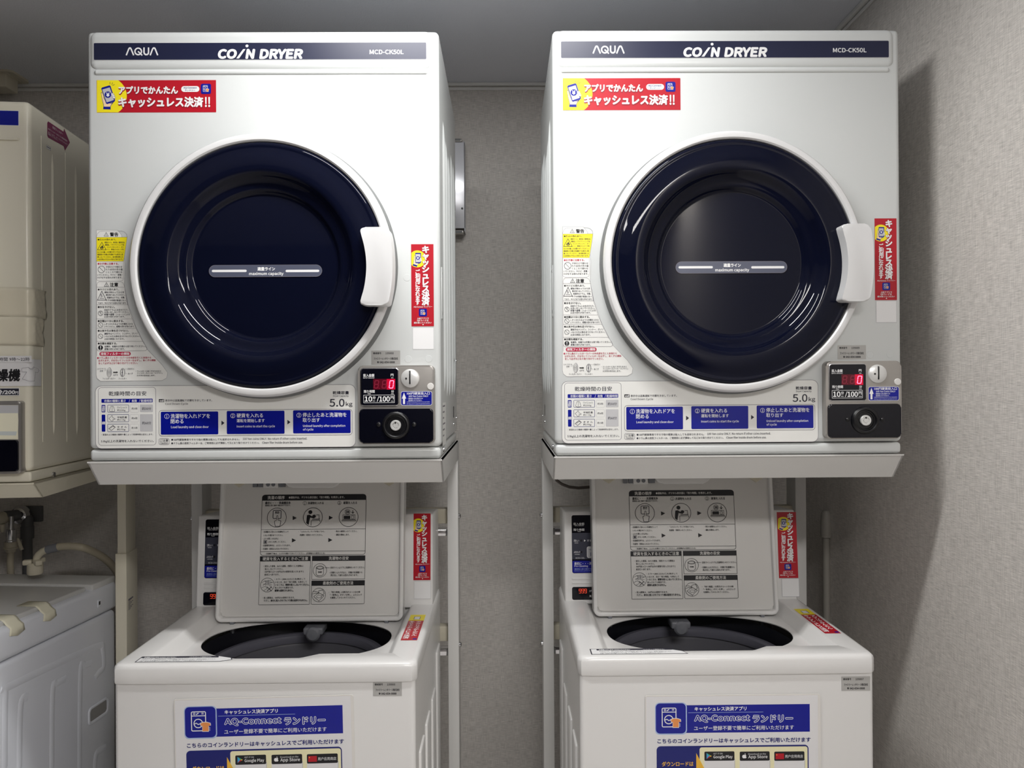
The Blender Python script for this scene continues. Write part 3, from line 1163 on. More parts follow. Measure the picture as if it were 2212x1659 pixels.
# ================================================================== RACKS UNDER THE DRYERS
def rack(dr, label, mt, name='dryer_stand', w=.3186, depth=.47, post_y=.455, drop=.047, back=.037):
    X, Y, Z = dr.location
    t = thing(name, label, 'stand', (X, Y, 0), dr.rotation_euler.z, None)
    b = MB()
    b.box(-w, w, -.002, depth, Z - .0035, Z - .0008)
    # sloping front lip
    vs = [(-w, -.002, Z - .0008), (w, -.002, Z - .0008), (w, back, Z - drop), (-w, back, Z - drop), (-w, .001, Z - .0008), (w, .001, Z - .0008), (w, back + .003, Z - drop), (-w, back + .003, Z - drop)]
    b.add(vs, [(0, 3, 2, 1), (4, 5, 6, 7), (0, 1, 5, 4), (3, 7, 6, 2), (0, 4, 7, 3), (1, 2, 6, 5)])
    tray = b.build('tray', mt, t)
    for s in (-1, 1):
        b = MB()
        x = s * w
        q = [(-.002, Z - .0008), (back, Z - drop), (depth, Z - drop), (depth, Z - .0008)]
        vs = [(x, y, z) for y, z in q] + [(x - s * .003, y, z) for y, z in q]
        b.add(vs, [(0, 1, 2, 3), (7, 6, 5, 4)] + [(i, 4 + i, 4 + (i + 1) % 4, (i + 1) % 4) for i in range(4)])
        b.build('side_flange', mt, t, smooth=False)
        b = MB()
        b.box(min(x, x - s * .026), max(x, x - s * .026), post_y, post_y + .06, .0, Z - .004, .0015, 2)
        b.build('leg', mt, t)
        b = MB()
        b.box(min(x, x - s * .03), max(x, x - s * .03), post_y - .36, post_y + .06, .0, .03, .002, 2)
        b.build('foot', mt, t)
        for zz in (1.005, .695):
            b = MB()
            b.lathe([(.006, -.001), (.006, .004), (.004, .0055), (0, .006)], (x, post_y + .012, zz), (s, 0, 0), n=16)
            b.build('bolt', CHROME, t)
    return t


r1 = rack(ld, 'white steel stand holding the dryer next to the beige dryer', RACK)
r2 = rack(rd, 'white steel stand holding the dryer beside the lit wall', RACK)
for r, dr in ((r1, ld), (r2, rd)):
    for zz, h, mt in ((.985, .036, CREAMP), (.955, .016, CHROME), (.70, .036, CREAMP), (.665, .016, CHROME)):
        b = MB()
        b.box(-.294, .294, .475, .505, zz, zz + h, .002, 2)
        b.build('crossbar', mt, r)

# ================================================================== TOP-LOADING COIN WASHERS
WW = .525
TOPZ = CZ - .4775


def washer(px, py, Yf, label, fx, name='coin_washer'):
    c = at(px, py, Yf)
    t = thing(name, label, 'washing machine', (c.x, Yf, 0), 0, 'white top-loading coin washers')
    h = WW / 2
    b = MB()
    ring_ = rr(-h + .003, .004, h - .003, .52, .008, 5)
    nb = len(ring_)
    zs = (.02, .06, TOPZ - .030)
    b.add([(x, y, z) for z in zs for x, y in ring_], [(j * nb + i, j * nb + (i + 1) % nb, (j + 1) * nb + (i + 1) % nb, (j + 1) * nb + i) for j in range(2) for i in range(nb)])
    for s in (-1, 1):
        for y0, y1, z0, z1 in ((.06, .13, .12, .66), (.17, .24, .12, .66), (.29, .36, .12, .66), (.40, .47, .12, .72)):
            b.box(s * (h - .003) - .004, s * (h - .003) + .004, y0, y1, z0, z1, .0035, 3)
    b.build('body', WASH, t)
    # top cover: lip, rim, sunken deck with the opening
    def ray_rect(x0, y0, x1, y1, r, N=192, c0=(-.002, .185)):
        out = []
        for i in range(N):
            a = 2 * math.pi * i / N
            dx, dy = math.cos(a), math.sin(a)
            lo, hi = 0, 2
            def inside(k):
                x, y = c0[0] + dx * k, c0[1] + dy * k
                if not (x0 <= x <= x1 and y0 <= y <= y1):
                    return False
                qx = max(x0 + r - x, x - (x1 - r), 0)
                qy = max(y0 + r - y, y - (y1 - r), 0)
                return qx * qx + qy * qy <= r * r + 1e-12
            for _ in range(40):
                m_ = (lo + hi) / 2
                if inside(m_):
                    lo = m_
                else:
                    hi = m_
            out.append((c0[0] + dx * lo, c0[1] + dy * lo))
        return out
    N = 192
    def open_loop(g, front=True):
        out = []
        for i in range(N):
            a = 2 * math.pi * i / N
            ca, sa = math.cos(a), math.sin(a)
            e = 2 / 2.25
            x = .002 + (.185 + g) * abs(ca) ** e * (1 if ca >= 0 else -1)
            y = .212 + (.118 + g) * abs(sa) ** e * (1 if sa >= 0 else -1)
            out.append((x, max(y, .092 - g)))
        return out
    loops = []
    def L(pts, z):
        loops.append([(x, y, z) for x, y in pts])
    L(ray_rect(-h + .004, .004, h - .004, .50, .010), TOPZ - .0335)
    L(ray_rect(-h + .001, .001, h - .001, .50, .012), TOPZ - .0335)
    L(ray_rect(-h, 0, h, .50, .013), TOPZ - .031)
    L(ray_rect(-h, 0, h, .50, .013), TOPZ - .009)
    L(ray_rect(-h + .0012, .0012, h - .0012, .50, .013), TOPZ - .0045)
    L(ray_rect(-h + .004, .004, h - .004, .50, .013), TOPZ - .0012)
    L(ray_rect(-h + .009, .009, h - .009, .50, .013), TOPZ)
    rx0, ry0, rx1, ry1 = -.212, .026, .212, .37
    def step(pts, d):
        # the front edge of the sunken deck has a finger step
        return [(x, max(y, d + (.028 if x < .055 else (.049 if x > .085 else .028 + .021 * (x - .055) / .03)))) for x, y in pts]
    L(step(ray_rect(rx0 - .004, ry0 - .002, rx1 + .004, ry1, .014), -0.001), TOPZ)
    L(step(ray_rect(rx0, ry0 + .002, rx1, ry1, .014), 0.0015), TOPZ - .0015)
    L(step(ray_rect(rx0 + .014, ry0 + .010, rx1 - .014, ry1, .010), 0.008), TOPZ - .0235)
    L(step(ray_rect(rx0 + .018, ry0 + .013, rx1 - .018, ry1, .010), 0.011), TOPZ - .026)
    L(open_loop(.003), TOPZ - .026)
    L(open_loop(.0), TOPZ - .0275)
    L(open_loop(.0005), TOPZ - .0295)
    vs, fs = [], []
    for lp in loops:
        vs += lp
    for j in range(len(loops) - 1):
        for i in range(N):
            k = (i + 1) % N
            fs.append((j * N + i, j * N + k, (j + 1) * N + k, (j + 1) * N + i))
    b = MB()
    b.add(vs, fs)
    b.build('top_cover', WASH, t, angle=40)
    # tub
    tl_ = []
    for g, dz in ((.0, -.0295), (.006, -.0305), (.028, -.039), (.045, -.045)):
        tl_.append([(x, y, TOPZ + dz) for x, y in open_loop(g)])
    b = MB()
    b.loops(tl_, cap=False)
    b.build('tub_cover', TUBD, t)
    cx, cy = -.002, .205
    b = MB()
    b.lathe([(.190, -.034), (.189, -.05), (.187, -.066), (.178, -.070)], (cx, cy, TOPZ - .008), (0, 0, 1), n=96)
    b.build('outer_tub', TUBD, t)
    b = MB()
    b.lathe([(.182, -.072), (.180, -.062), (.176, -.058), (.168, -.058), (.163, -.062), (.161, -.070), (.163, -.078)], (cx, cy, TOPZ - .008), (0, 0, 1), n=96)
    b.build('balance_ring', TUBM, t)
    b = MB()
    b.lathe([(.170, -.076), (.166, -.086), (.165, -.40), (.15, -.42), (0, -.42)], (cx, cy, TOPZ - .008), (0, 0, 1), n=96)
    b.build('tub', mat('tub_inner', (96, 96, 102), .3), t)
    b = MB()
    fy = .308
    b.box(fx - .021, fx + .021, fy - .004, fy + .04, TOPZ - .050, TOPZ - .0345, .004, 3)
    b.lathe([(.015, 0), (.015, .006), (.011, .010), (0, .011)], (fx, fy + .002, TOPZ - .048), (0, -1, 0), n=30)
    b.build('lint_filter', GREYP, t)
    return t


def panel_box(t):
    """upright control panel at the back of the washer, face leaning back a little"""
    h = PHW
    ph = .195
    b = MB()
    vs = []
    for x in (-h, h):
        vs += [(x, .352, TOPZ - .008), (x, .3685, TOPZ + ph), (x, .50, TOPZ + ph - .01), (x, .50, TOPZ - .008)]
    bm = bmesh.new()
    v = [bm.verts.new(q) for q in vs]
    for q in ((0, 1, 2, 3), (7, 6, 5, 4), (0, 4, 5, 1), (1, 5, 6, 2), (2, 6, 7, 3), (3, 7, 4, 0)):
        bm.faces.new([v[i] for i in q])
    bmesh.ops.recalc_face_normals(bm, faces=bm.faces[:])
    bmesh.ops.bevel(bm, geom=bm.edges[:], offset=.004, segments=3, profile=.5, affect='EDGES')
    b.addbm(bm)
    return b.build('control_panel', WASH, t)


PTILT = Vector((0, .017, .206)).normalized()
PO = (0, .352, TOPZ - .008)
PHW = .258


def lid(t, dx0, lw=.199):
    """open lid standing behind the opening, leaning back"""
    lh, th = .297, .024
    lt = lh + .022                          # the free edge is hidden behind the tray of the stand
    O = Vector((dx0, .314, TOPZ - .022))
    up = Vector((0, .037, .287)).normalized()
    rt = Vector((1, 0, 0))
    nn = rt.cross(up)                       # towards the room
    fr = lambda a, y, bb: O + rt * a + up * bb - nn * y
    b = MB()
    b.plate(rr(-lw, 0, lw, lt, .014, 8), 0, th, .003, 3, 0, fr)
    l = b.build('lid', WASH, t)
    # raised rim round the inside
    b = MB()
    lps = []
    for i, y in ((0, .004), (0, -.0095), (.0012, -.0112), (.003, -.012), (.0062, -.012), (.0075, -.0112), (.0083, -.0095), (.0095, .001)):
        lps.append([fr(a, y, bb) for a, bb in rr(-lw + i, i, lw - i, lt - i, max(.014 - i, .006), 8)])
    b.loops(lps, cap=False)
    b.build('lid_rim', WASH, l)
    b = MB()
    b.plate(rr(-lw + .009, .010, lw - .009, lt - .010, .010, 6), -.0035, .001, .002, 3, 0, fr)
    b.build('lid_inner_panel', LIDIN, l)
    b = MB()
    b.plate([(-.063, lh), (-.052, lh - .013), (-.040, lh - .0165), (.045, lh - .0165), (.056, lh - .011), (.066, lh)][::-1], -.016, 0, .003, 3, 0, fr)
    b.build('lid_grip', WASH, l)
    for a, w_ in ((-.1245, .0046), (-.1125, .0046), (-.066, .0065)):
        b = MB()
        b.plate(rr(a - w_, lh - .014, a + w_, lh - .002, .001, 2), -.010, 0, 0, 1, 0, fr)
        b.build('lid_latch', GREYP, l)
    b = MB()
    b.plate(rr(-.107, lh - .016, -.0745, lh - .001, .001, 2), -.009, 0, .0006, 2, 0, fr)
    b.build('latch_plate', WASH, l)
    for a in (-.096, -.0845):
        b = MB()
        b.lathe([(.0042, 0), (.0042, .001), (0, .0012)], fr(a, -.0095, lh - .0085), nn, n=20)
        b.build('magnet', GREYP, l)
    for a in (-.160, .165):
        b = MB()
        b.plate([(a - .022, lh), (a, lh - .014), (a + .022, lh)][::-1], -.007, 0, .002, 2, 0, fr)
        b.build('lid_cushion', CREAMP, l)
    for s in (-1, 1):
        b = MB()
        b.box(dx0 + s * (lw - .035) - .004, dx0 + s * (lw - .035) + .004, .305, .32, TOPZ - .045, TOPZ - .015, .001, 2)
        b.build('lid_hinge', GREYP, t)
    return l, O, rt, up


wl = washer(570, 1434, 1.329, 'open white coin washer next to the old bluish white washer', .008)
wr = washer(1572, 1430, 1.346, 'open white coin washer beside the lit wall and grey pipe', -.012)


def lid_sheet(root, l, O, rt, up, Z, B):
    """printed instructions inside the lid; drawn in the frame of the photograph Z, box B = left, right, top, bottom"""
    nn = rt.cross(up)
    p = Print(root, O + nn * .0036, rt, up)
    p.zoom(*Z)
    xl, xr, yt, yb = B

    # the drawing is written in a 1500 x 1560 grid laid over the sheet
    a0, b1 = p.M(xl[0], yt)
    a1, _ = p.M(xr[0], yt)
    a2, b0 = p.M((xl[1] + xr[1]) / 2, yb)
    w = a1 - a0
    cx = ((a0 + a1) / 2 + a2) / 2
    H = b1 - b0

    def M(x, y):
        return cx + (x - 750) / 1500 * w, b1 - y / 1560 * H
    p.M = M
    p.zoom(0, 0, 1)
    T = lambda s, x0, x1, y, h, mt=K, bo=.012: p.text(s, x0, x1, y, h, mt, bo)
    p.frame(0, 5, 1500, 870, 6, K, 40)
    p.poly([(0, 88), (0, 40), (15, 14), (45, 3), (1455, 3), (1485, 14), (1500, 40), (1500, 88)], K)
    T('洗濯の順序', 80, 325, 46, 50, LIDIN, .015)
    T('●運転中は、デジタル表示部に「残り時間」を表示します。', 385, 1185, 46, 34, LIDIN)
    T('最初に・・・洗濯槽洗浄', 48, 410, 122, 38, K, .02)
    T('硬貨投入前に無料で槽洗浄ができます。', 48, 410, 158, 24)
    p.ring(617, 128, 28, 28, 4, K)
    T('1', 612, 621, 128, 34)
    T('洗濯物を入れる', 660, 888, 128, 38, K, .015)
    p.ring(1113, 128, 28, 28, 4, K)
    T('2', 1104, 1122, 128, 34)
    T('硬貨を入れる', 1172, 1368, 128, 38, K, .015)
    for cx_ in (220, 738, 1250):
        p.ring(cx_, 332, 140, 140, 7, K, 44)
    # pressing a button
    p.frame(162, 225, 285, 350, 9, KB, 18)
    T('槽洗浄', 195, 255, 255, 22, K, .03)
    p.rect(192, 272, 255, 277, KB)
    p.poly([(215, 350), (215, 312), (222, 300), (232, 300), (240, 312), (240, 362), (270, 372), (285, 378), (272, 460), (200, 460), (185, 385), (200, 372), (215, 375)], K)
    p.poly([(221, 375), (221, 316), (226, 306), (231, 308), (234, 318), (234, 368), (276, 382), (265, 453), (206, 453), (193, 388), (205, 380)], LIDIN)
    # loading
    p.ell(700, 258, 28, 28, K)
    p.poly([(655, 300), (690, 295), (715, 312), (760, 335), (758, 350), (700, 335), (688, 390), (680, 440), (645, 415), (650, 345)], K)
    p.ell(755, 318, 26, 22, K)
    p.line([(715, 450), (715, 380), (840, 375), (840, 400)], 6, K)
    p.line([(730, 362), (835, 358)], 9, K)
    p.line([(790, 300), (825, 298), (830, 360)], 6, K)
    # coins
    p.ring(1235, 258, 38, 38, 5, K)
    T('100', 1212, 1258, 258, 36, K, .03)
    p.line([(1310, 238), (1310, 275)], 8, K)
    p.line([(1294, 262), (1310, 280), (1326, 262)], 8, K)
    p.frame(1165, 298, 1345, 372, 5, K)
    p.rect(1182, 315, 1275, 360, K)
    p.frame(1290, 312, 1325, 360, 5, K, 6)
    p.frame(1155, 372, 1355, 392, 5, K)
    for x, y in ((450, 340), (968, 340), (448, 658), (968, 658)):
        p.poly([(x, y - 30), (x + 58, y), (x, y + 30)], K)
    p.line([(3, 502), (1497, 502)], 5, K)
    p.line([(3, 815), (1497, 815)], 5, K)
    for s, x0, x1, y in (('・洗濯機内に他の人の洗濯物が入って', 25, 395, 535), ('いないか確かめてください。', 40, 318, 583), ('・ふたを閉じ1分以内に', 25, 258, 632), ('ボタンを押してください。', 112, 366, 678), ('・洗濯槽洗浄中は、ふたロックされます。', 25, 430, 728), ('・洗濯物・洗剤は入れないでください。', 25, 408, 776), ('・「ふたロック」ランプが消えてから、', 540, 915, 535), ('洗濯物・洗剤をいれてください。', 558, 882, 583), ('・表示の硬貨を入れてください。', 1060, 1378, 535), ('・運転を開始します。', 1060, 1268, 583), ('・洗濯終了後は、上ぶたを開けておいてください。(洗濯機内の換気のため)', 70, 925, 845)):
        T(s, x0, x1, y, 27)
    p.frame(42, 655, 95, 702, 5, K, 5)
    p.rect(55, 664, 82, 692, KB)
    p.rect(0, 880, 722, 952, K)
    T('硬貨を投入するときのご注意', 40, 685, 916, 50, LIDIN, .015)
    p.frame(0, 880, 722, 1560, 5, K, 8)
    p.rect(742, 880, 1500, 952, K)
    T('洗濯物の目安', 980, 1262, 916, 48, LIDIN, .015)
    p.frame(742, 880, 1500, 1212, 5, K)
    p.rect(742, 1228, 1500, 1300, K)
    T('柔軟剤のご使用方法', 905, 1335, 1264, 50, LIDIN, .015)
    p.frame(742, 1228, 1500, 1560, 5, K, 20)
    for s, x0, x1, y in (('・変形した硬貨、ぬれた硬貨、洗剤のついた硬貨は', 55, 620, 1020), ('投入しないでください。', 75, 335, 1060), ('100円投入口へ100円以外の硬貨を投入されますと', 75, 630, 1098), ('返却口へ戻ります。', 72, 282, 1138), ('・エラー(888.222など)を表示して', 215, 655, 1205), ('いるとき、及び「残り時間」を表示して', 225, 675, 1245), ('いるときは、', 227, 360, 1283), ('投入されても無効です。', 225, 490, 1323), ('・投入硬貨は、100円のみ使用できます。', 55, 510, 1462), ('ただし、', 75, 160, 1500), ('・目安ラインより下に洗濯物をいれてください。', 992, 1490, 1048), ('・衣類を入れすぎると、衣類が洗濯槽から', 992, 1462, 1118), ('飛び出して破れる恐れがあります。', 1012, 1400, 1155), ('・「残り時間」の表示が13〜11分の時', 992, 1435, 1392), ('「一時停止」ボタンを押し、ふたロック', 1010, 1460, 1430), ('を解除してからいれてください。', 1012, 1370, 1468)):
        T(s, x0, x1, y, 28)
    T('硬貨を投入しないでください。', 375, 710, 1283, 30, K, .035)
    T('硬貨も返却されません。', 225, 490, 1362, 30, K, .035)
    T('余分に投入されてもつり銭は返却されません。', 172, 690, 1500, 30, K, .035)
    p.ring(118, 1283, 100, 100, 5, K, 36)
    for q in ([(35, 1250), (80, 1225), (170, 1222)], [(60, 1290), (95, 1255), (150, 1262), (205, 1240)], [(40, 1320), (90, 1300), (120, 1330), (70, 1362)], [(95, 1225), (95, 1290)], [(130, 1215), (130, 1270)], [(60, 1270), (185, 1285)], [(150, 1290), (190, 1330)], [(80, 1235), (180, 1245)]):
        p.line(q, 4, KB)
    p.line([(115, 1310), (178, 1365)], 8, K)
    p.line([(178, 1310), (118, 1365)], 8, K)
    p.ring(858, 1085, 98, 98, 5, K, 36)
    p.ring(858, 1045, 52, 26, 5, K)
    p.ring(858, 1048, 44, 18, 4, K)
    p.line([(806, 1045), (806, 1140), (830, 1160), (886, 1160), (910, 1140), (910, 1045)], 5, K)
    T('洗濯槽', 832, 886, 1108, 18, K, .03)
    p.line([(925, 1048), (985, 1048)], 4, K)
    p.ring(852, 1428, 98, 98, 5, K, 36)
    for q in ([(780, 1450), (855, 1510), (925, 1440), (850, 1395), (780, 1450)], [(855, 1510), (855, 1525)], [(848, 1420), (848, 1370), (905, 1358), (928, 1410), (890, 1440)], [(765, 1415), (800, 1400), (840, 1405), (845, 1390), (795, 1375), (765, 1380)]):
        p.line(q, 5, K)
    p.ell(855, 1452, 38, 18, KB)
    p.ell(855, 1452, 32, 14, LIDIN)
    return p.build('instruction_label', l)


for t, dx0, lw, Z, B in ((wl, .0, .1985, (550, 1060, .1507), ((112, 58), (1605, 1568), 55, 1630)), (wr, .0, .1995, (1160, 930, .25923), ((766, 798), (1640, 1668), 498, 1402))):
    panel_box(t)
    l, O, rt, up = lid(t, dx0, lw)
    lid_sheet(t, l, O, rt, up, Z, B)


def panel_face(t, left):
    """printed face of the control panel; drawn over the part that shows beside the lid"""
    cp = [c for c in t.children if c.name.startswith('control_panel')][0]
    p = Print(t, (0, PO[1] - .0002, PO[2]), (1, 0, 0), PTILT)
    h = PHW
    # metres on the panel: x from its left edge, y from its foot
    def M(x, y):
        return -h + x / 1000, y / 1000
    p.M = M
    sx = 1
    p.zoom(0, 0, 1)
    # y grows upwards here
    def R(x0, y0, x1, y1, mt, r=0):
        p.lv += 1
        q = rr(-h + x0 / 1000, y0 / 1000, -h + x1 / 1000, y1 / 1000, r / 1000, 5)
        p.put(q, [tuple(range(len(q)))], mt)

    def T(s, x0, x1, y, hh, mt=W, bo=.01):
        M2 = p.M
        p.ops.append(('T', s, x0, x1, y, -hh, mt, bo, 0, p.lv + 1, (0, 0, 1)))
    R(17, 68, 235, 195, BLACKG, 4)
    R(17.5, 98, 234.5, 156, mat('panel_grey', (58, 60, 74), .3))
    R(17.5, 69, 234.5, 95, BLUE, 3)
    T('投入金額', 21, 45, 176, 5.4)
    T('INPUT AMOUNT', 24, 44, 171.8, 1.6)
    T('残り時間', 21, 45, 163, 5.4)
    T('TIME', 30, 37, 159, 1.6)
    T('洗い', 21, 33, 139, 5)
    T('WASH', 23, 31, 134, 1.8)
    p.lv += 1
    q = rr(-h + .036, .1367, -h + .040, .1413, .0019, 5)
    p.put(q, [tuple(range(len(q)))], BLACKP)
    p.put([(-h + .044, .1365), (-h + .048, .139), (-h + .044, .1415)], [(0, 1, 2)], W)
    T('すすぎ', 51, 65, 139, 5)
    T('ふたロック', 21, 35, 114, 4.4)
    T('LOCKED', 23, 34, 109, 1.8)
    q = rr(-h + .036, .1117, -h + .040, .1163, .0019, 5)
    p.put(q, [tuple(range(len(q)))], BLACKP)
    T('MCW-C50L', 25, 45, 101, 3.4, GREY)
    R(50, 101, 76, 126, W, 4)
    R(51, 102, 75, 125, GREY, 3.4)
    T('一時停止', 54, 72, 119, 4.5, NAVY, .03)
    for k in (58, 62, 66):
        R(k, 105, k + 1.6, 113, NAVY)
    T('最初に・・・洗濯槽洗浄', 22, 82, 89, 6)
    T('Pre-Cleaning', 22, 52, 83, 5)
    T('硬貨投入前に無料で槽洗浄ができます', 22, 90, 77, 2.6, LBLUE)
    T('Before use, press for free cleaning', 22, 84, 73, 2.2, LBLUE)
    R(16, 10, 150, 38, BLACKG, 4)
    for i in range(3):
        x = 31.5 + i * 6.2
        for q in ([(x, 33.4), (x + 4.2, 33.4)], [(x + 4.2, 33.4), (x + 4, 24.8)], [(x, 33.4), (x - .1, 29)], [(x, 29), (x + 4.1, 29)], [(x, 24.8), (x + 4, 24.8)]):
            p.line(q, .9, LEDR)
    T('が表示中は', 54, 84, 29, 4.5)
    T('直ちに閉めて', 54, 84, 18, 4.5)
    return p.build('panel_face', cp)


for t in (wl, wr):
    cp = [c for c in t.children if c.name.startswith('control_panel')][0]
    panel_face(t, True)
    h = PHW
    for zz in (.047, .056):
        b = MB()
        o = Vector(PO) + PTILT * zz
        b.box(-h + .016, -h + .16, o.y - .0018, o.y + .003, o.z - .002, o.z + .002, .0012, 2)
        b.build('pressed_ridge', WASH, cp)
    # coin box frame hidden mostly behind the lid
    fr = lambda a, y, bb: Vector((a, PO[1], PO[2])) + PTILT * bb + Vector((0, y, 0))
    b = MB()
    b.plate(rr(.05, .006, h - .062, .186, .008, 6), -.004, .003, .002, 2, 0, fr)
    cb = b.build('coin_box', BLACKP, cp)
    b = MB()
    b.plate(rr(.055, .075, h - .067, .181, .006, 6), -.0048, -.003, .0005, 2, 0, fr)
    b.build('coin_plate', GREYP, cb)

# stickers on the control panels
cashless_strip(wl, (850, 1090, .13866), (0, PO[1] - .0002, PO[2]), (312, 137, 578, 1175), (1, 0, 0), PTILT)
cashless_strip(wr, (1660, 1060, .36101), (0, PO[1] - .0002, PO[2]), (56, 127, 171, 522), (1, 0, 0), PTILT)


def tilted_blank(t, Z, box):
    p = Print(t, (0, PO[1] - .0002, PO[2]), (1, 0, 0), PTILT).zoom(*Z)
    x0, y0, x1, y1 = box
    p.rect(x0 - 3, y0 - 3, x1 + 3, y1 + 3, GREY)
    p.rect(x0, y0, x1, y1, W)
    p.build('paper_label')


tilted_blank(wl, (850, 1090, .13866), (322, 1195, 578, 1465))
tilted_blank(wr, (1660, 1060, .36101), (82, 527, 182, 632))

# stickers lying on the rims
for t, off in ((wl, 0), (wr, 0)):
    h = WW / 2
    p = Print(t, (0, 0, TOPZ), (1, 0, 0), (0, 1, 0))
    def M(x, y):
        return x / 1000, y / 1000
    p.M = M
    def R(x0, y0, x1, y1, mt, r=0):
        p.lv += 1
        q = rr(x0 / 1000, y0 / 1000, x1 / 1000, y1 / 1000, r / 1000, 4)
        p.put(q, [tuple(range(len(q)))], mt)
    x0, x1 = h * 1000 - 43, h * 1000 - 12
    R(x0, 115, x1, 275, RED)
    R(x0, 235, x1, 275, YEL)
    R(x0 + 9, 243, x0 + 22, 262, W, 1)
    p.frame(x0 + 9, 243, x0 + 22, 262, 1.2, NAVY)
    R(x1 - 9, 119, x1 - 2, 126, BLUE, 1)
    for i, ch in enumerate('アプリでかんたん'):
        p.ops.append(('G', ch, x1 - 9, 226 - i * 11.5, 10.5, 0, W, .03, 0, p.lv + 1, (0, 0, 1)))
    for i, ch in enumerate('キャッシュレス決済'):
        p.ops.append(('G', ch, x0 + 8, 226 - i * 12, 11.5, 0, W, .03, 0, p.lv + 1, (0, 0, 1)))
    p.build('rim_sticker')
    p = Print(t, (0, 0, TOPZ), (1, 0, 0), (0, 1, 0))
    p.M = M
    q = [(-228, 13), (-80, 13), (-62, 22), (-66, 31), (-90, 41), (-228, 41)] if t is wl else [(-238, 13), (-66, 13), (-72, 26), (-100, 41), (-238, 41)]
    e = lambda k: [((x + 150) * k - 150, (y - 27) * (1 + (k - 1) * 5) + 27) for x, y in q]
    p.lv += 1
    p.put([M(*v) for v in e(1)], [tuple(range(len(q)))], KB)
    p.lv += 1
    p.put([M(*v) for v in e(.978)], [tuple(range(len(q)))], W)
    p.lv += 1
    p.put([M(-226, 33), M(-90, 33), M(-92, 39.5), M(-226, 39.5)], [(0, 1, 2, 3)], KB)
    def T(s, x0, x1, y, hh, mt=K, bo=.01):
        p.ops.append(('T', s, x0, x1, y, -hh, mt, bo, 0, p.lv + 1, (0, 0, 1)))
    T('洗濯機の中に手を入れないでください', -222, -166, 36.2, 4.6, W, .02)
    T('(ふたロック機能付き)', -142, -104, 36.2, 4, W)
    T('安全のため、運転中はふたを開けないでください。', -222, -142, 30, 3)
    T('「ふたロック」ランプ点灯中は、ふたを無理に開けないでください。故障の原因になります。', -222, -92, 25.5, 3)
    T('ふたロックを解除するには「一時停止」ボタンを押してください。', -222, -104, 21, 3)
    T('注意・幼児の手の届くところで使わないでください。けがの恐れがあります。', -222, -112, 16.8, 3)
    p.build('caution_label')

serial_label(wl, (240, 1300, .34358), (1647, 502, 1828, 592), '109866', SILV, (0, .004, 0))
serial_label(wr, (1200, 1280, .34358), (1797, 527, 1978, 617), '109867', SILV, (0, .004, 0))

# ---- laminated notices stuck to the washer fronts
ZP = (1380, 1490, .18535)


def notice(washer_o, label, Yf):
    """one laminated notice, drawn once from the photograph and standing in front of the washer"""
    yy = Yf - .0005
    c = at(1580, 1502, yy)
    t = thing('laminated_notice', label, 'poster', (c.x, yy, c.z), 0, 'laminated app notices on the washers')
    return t


pr = notice(wr, 'white and blue laminated notice upright on the washer beside the lit wall', 1.346 + .003)
p = Print(pr, (0, 0, 0)).zoom(*ZP)
q = Print(pr).zoom(*ZP)
a0 = q.M(72, 66)
a1 = q.M(2114, 66)
b = MB()
b.plate(rr(a0[0], a0[1] - .425, a1[0], a0[1], .004, 5), -.0009, .0, .0003, 1)
b.build('laminate_sheet', LAMI, pr)
p = Print(pr, (0, -.0007, 0)).zoom(*ZP)
s_ = q.S(1000, 400)
w0, w1 = q.M(84, 80), q.M(2083, 80)
p.lv += 1
pp = rr(w0[0], w0[1] - .42, w1[0], w0[1], .0005)
p.put(pp, [tuple(range(len(pp)))], PAPER)
p.rect(545, 172, 1992, 495, BLUE)
p.text('キャッシュレス決済アプリ', 650, 1252, 220, 48, W, .03)
p.rect(575, 260, 1450, 264, LBLUE)
p.text('AQ-Connect', 650, 1290, 335, 78, W, .088)
p.text('ランドリー', 1330, 1790, 335, 78, W, .088)
p.lv += 1
p.text('AQ-Connect', 650, 1290, 335, 78, BLUE, .022)
p.text('ランドリー', 1330, 1790, 335, 78, BLUE, .022)
p.text('ユーザー登録不要で簡単にご利用いただけます', 642, 1805, 442, 52, W, .008)
app_icon(p, 188, 148, 560, 522, LBLUE)
p.text('こちらのコインランドリーはキャッシュレスでご利用いただけます', 218, 2000, 588, 54, NAVY, .028)
# lower box runs on below the frame
k0, k1 = q.M(205, 655), q.M(1974, 655)
p.lv += 1
pp = rr(k0[0], k0[1] - .28, k1[0], k0[1], .007, 6)
p.put(pp, [tuple(range(len(pp)))], NAVY)
c0, c1 = q.M(705, 668), q.M(1962, 668)
p.lv += 1
pp = rr(c0[0], c0[1] - .27, c1[0], c0[1], .004, 6)
p.put(pp, [tuple(range(len(pp)))], CREAM)
p.poly([(668, 735), (900, 1180), (668, 1640)], GOLD)
p.text('ダウンロードは', 268, 635, 862, 54, GOLD, .02)
for x0, x1 in ((763, 1113), (1175, 1523), (1577, 1928)):
    p.rect(x0 + 8, 800, x1 + 8, 1240, GREY, 10)
    p.rect(x0, 790, x1, 1230, PAPER, 10)
    p.rect(x0, 717, x1, 825, K, 14)
p.text('GET IT ON', 868, 973, 742, 17, W)
p.text('Google Play', 868, 1090, 783, 46, W, .015)
p.text('Download on the', 1275, 1480, 745, 20, W)
p.text('App Store', 1275, 1497, 783, 44, W, .015)
p.text('用户应用商店', 1702, 1910, 773, 38, W)
p.poly([(788, 735), (818, 770), (788, 805)], CYAN)
p.poly([(788, 735), (838, 763), (818, 770)], GREEN)
p.poly([(788, 805), (818, 770), (838, 777)], RED)
p.poly([(838, 763), (848, 770), (838, 777), (818, 770)], GOLD)
p.ell(1222, 776, 19, 21, W)
p.ell(1238, 776, 16, 21, W)
p.ell(1256, 772, 9, 10, K, 14)
p.ell(1237, 746, 4, 9, W, 10)
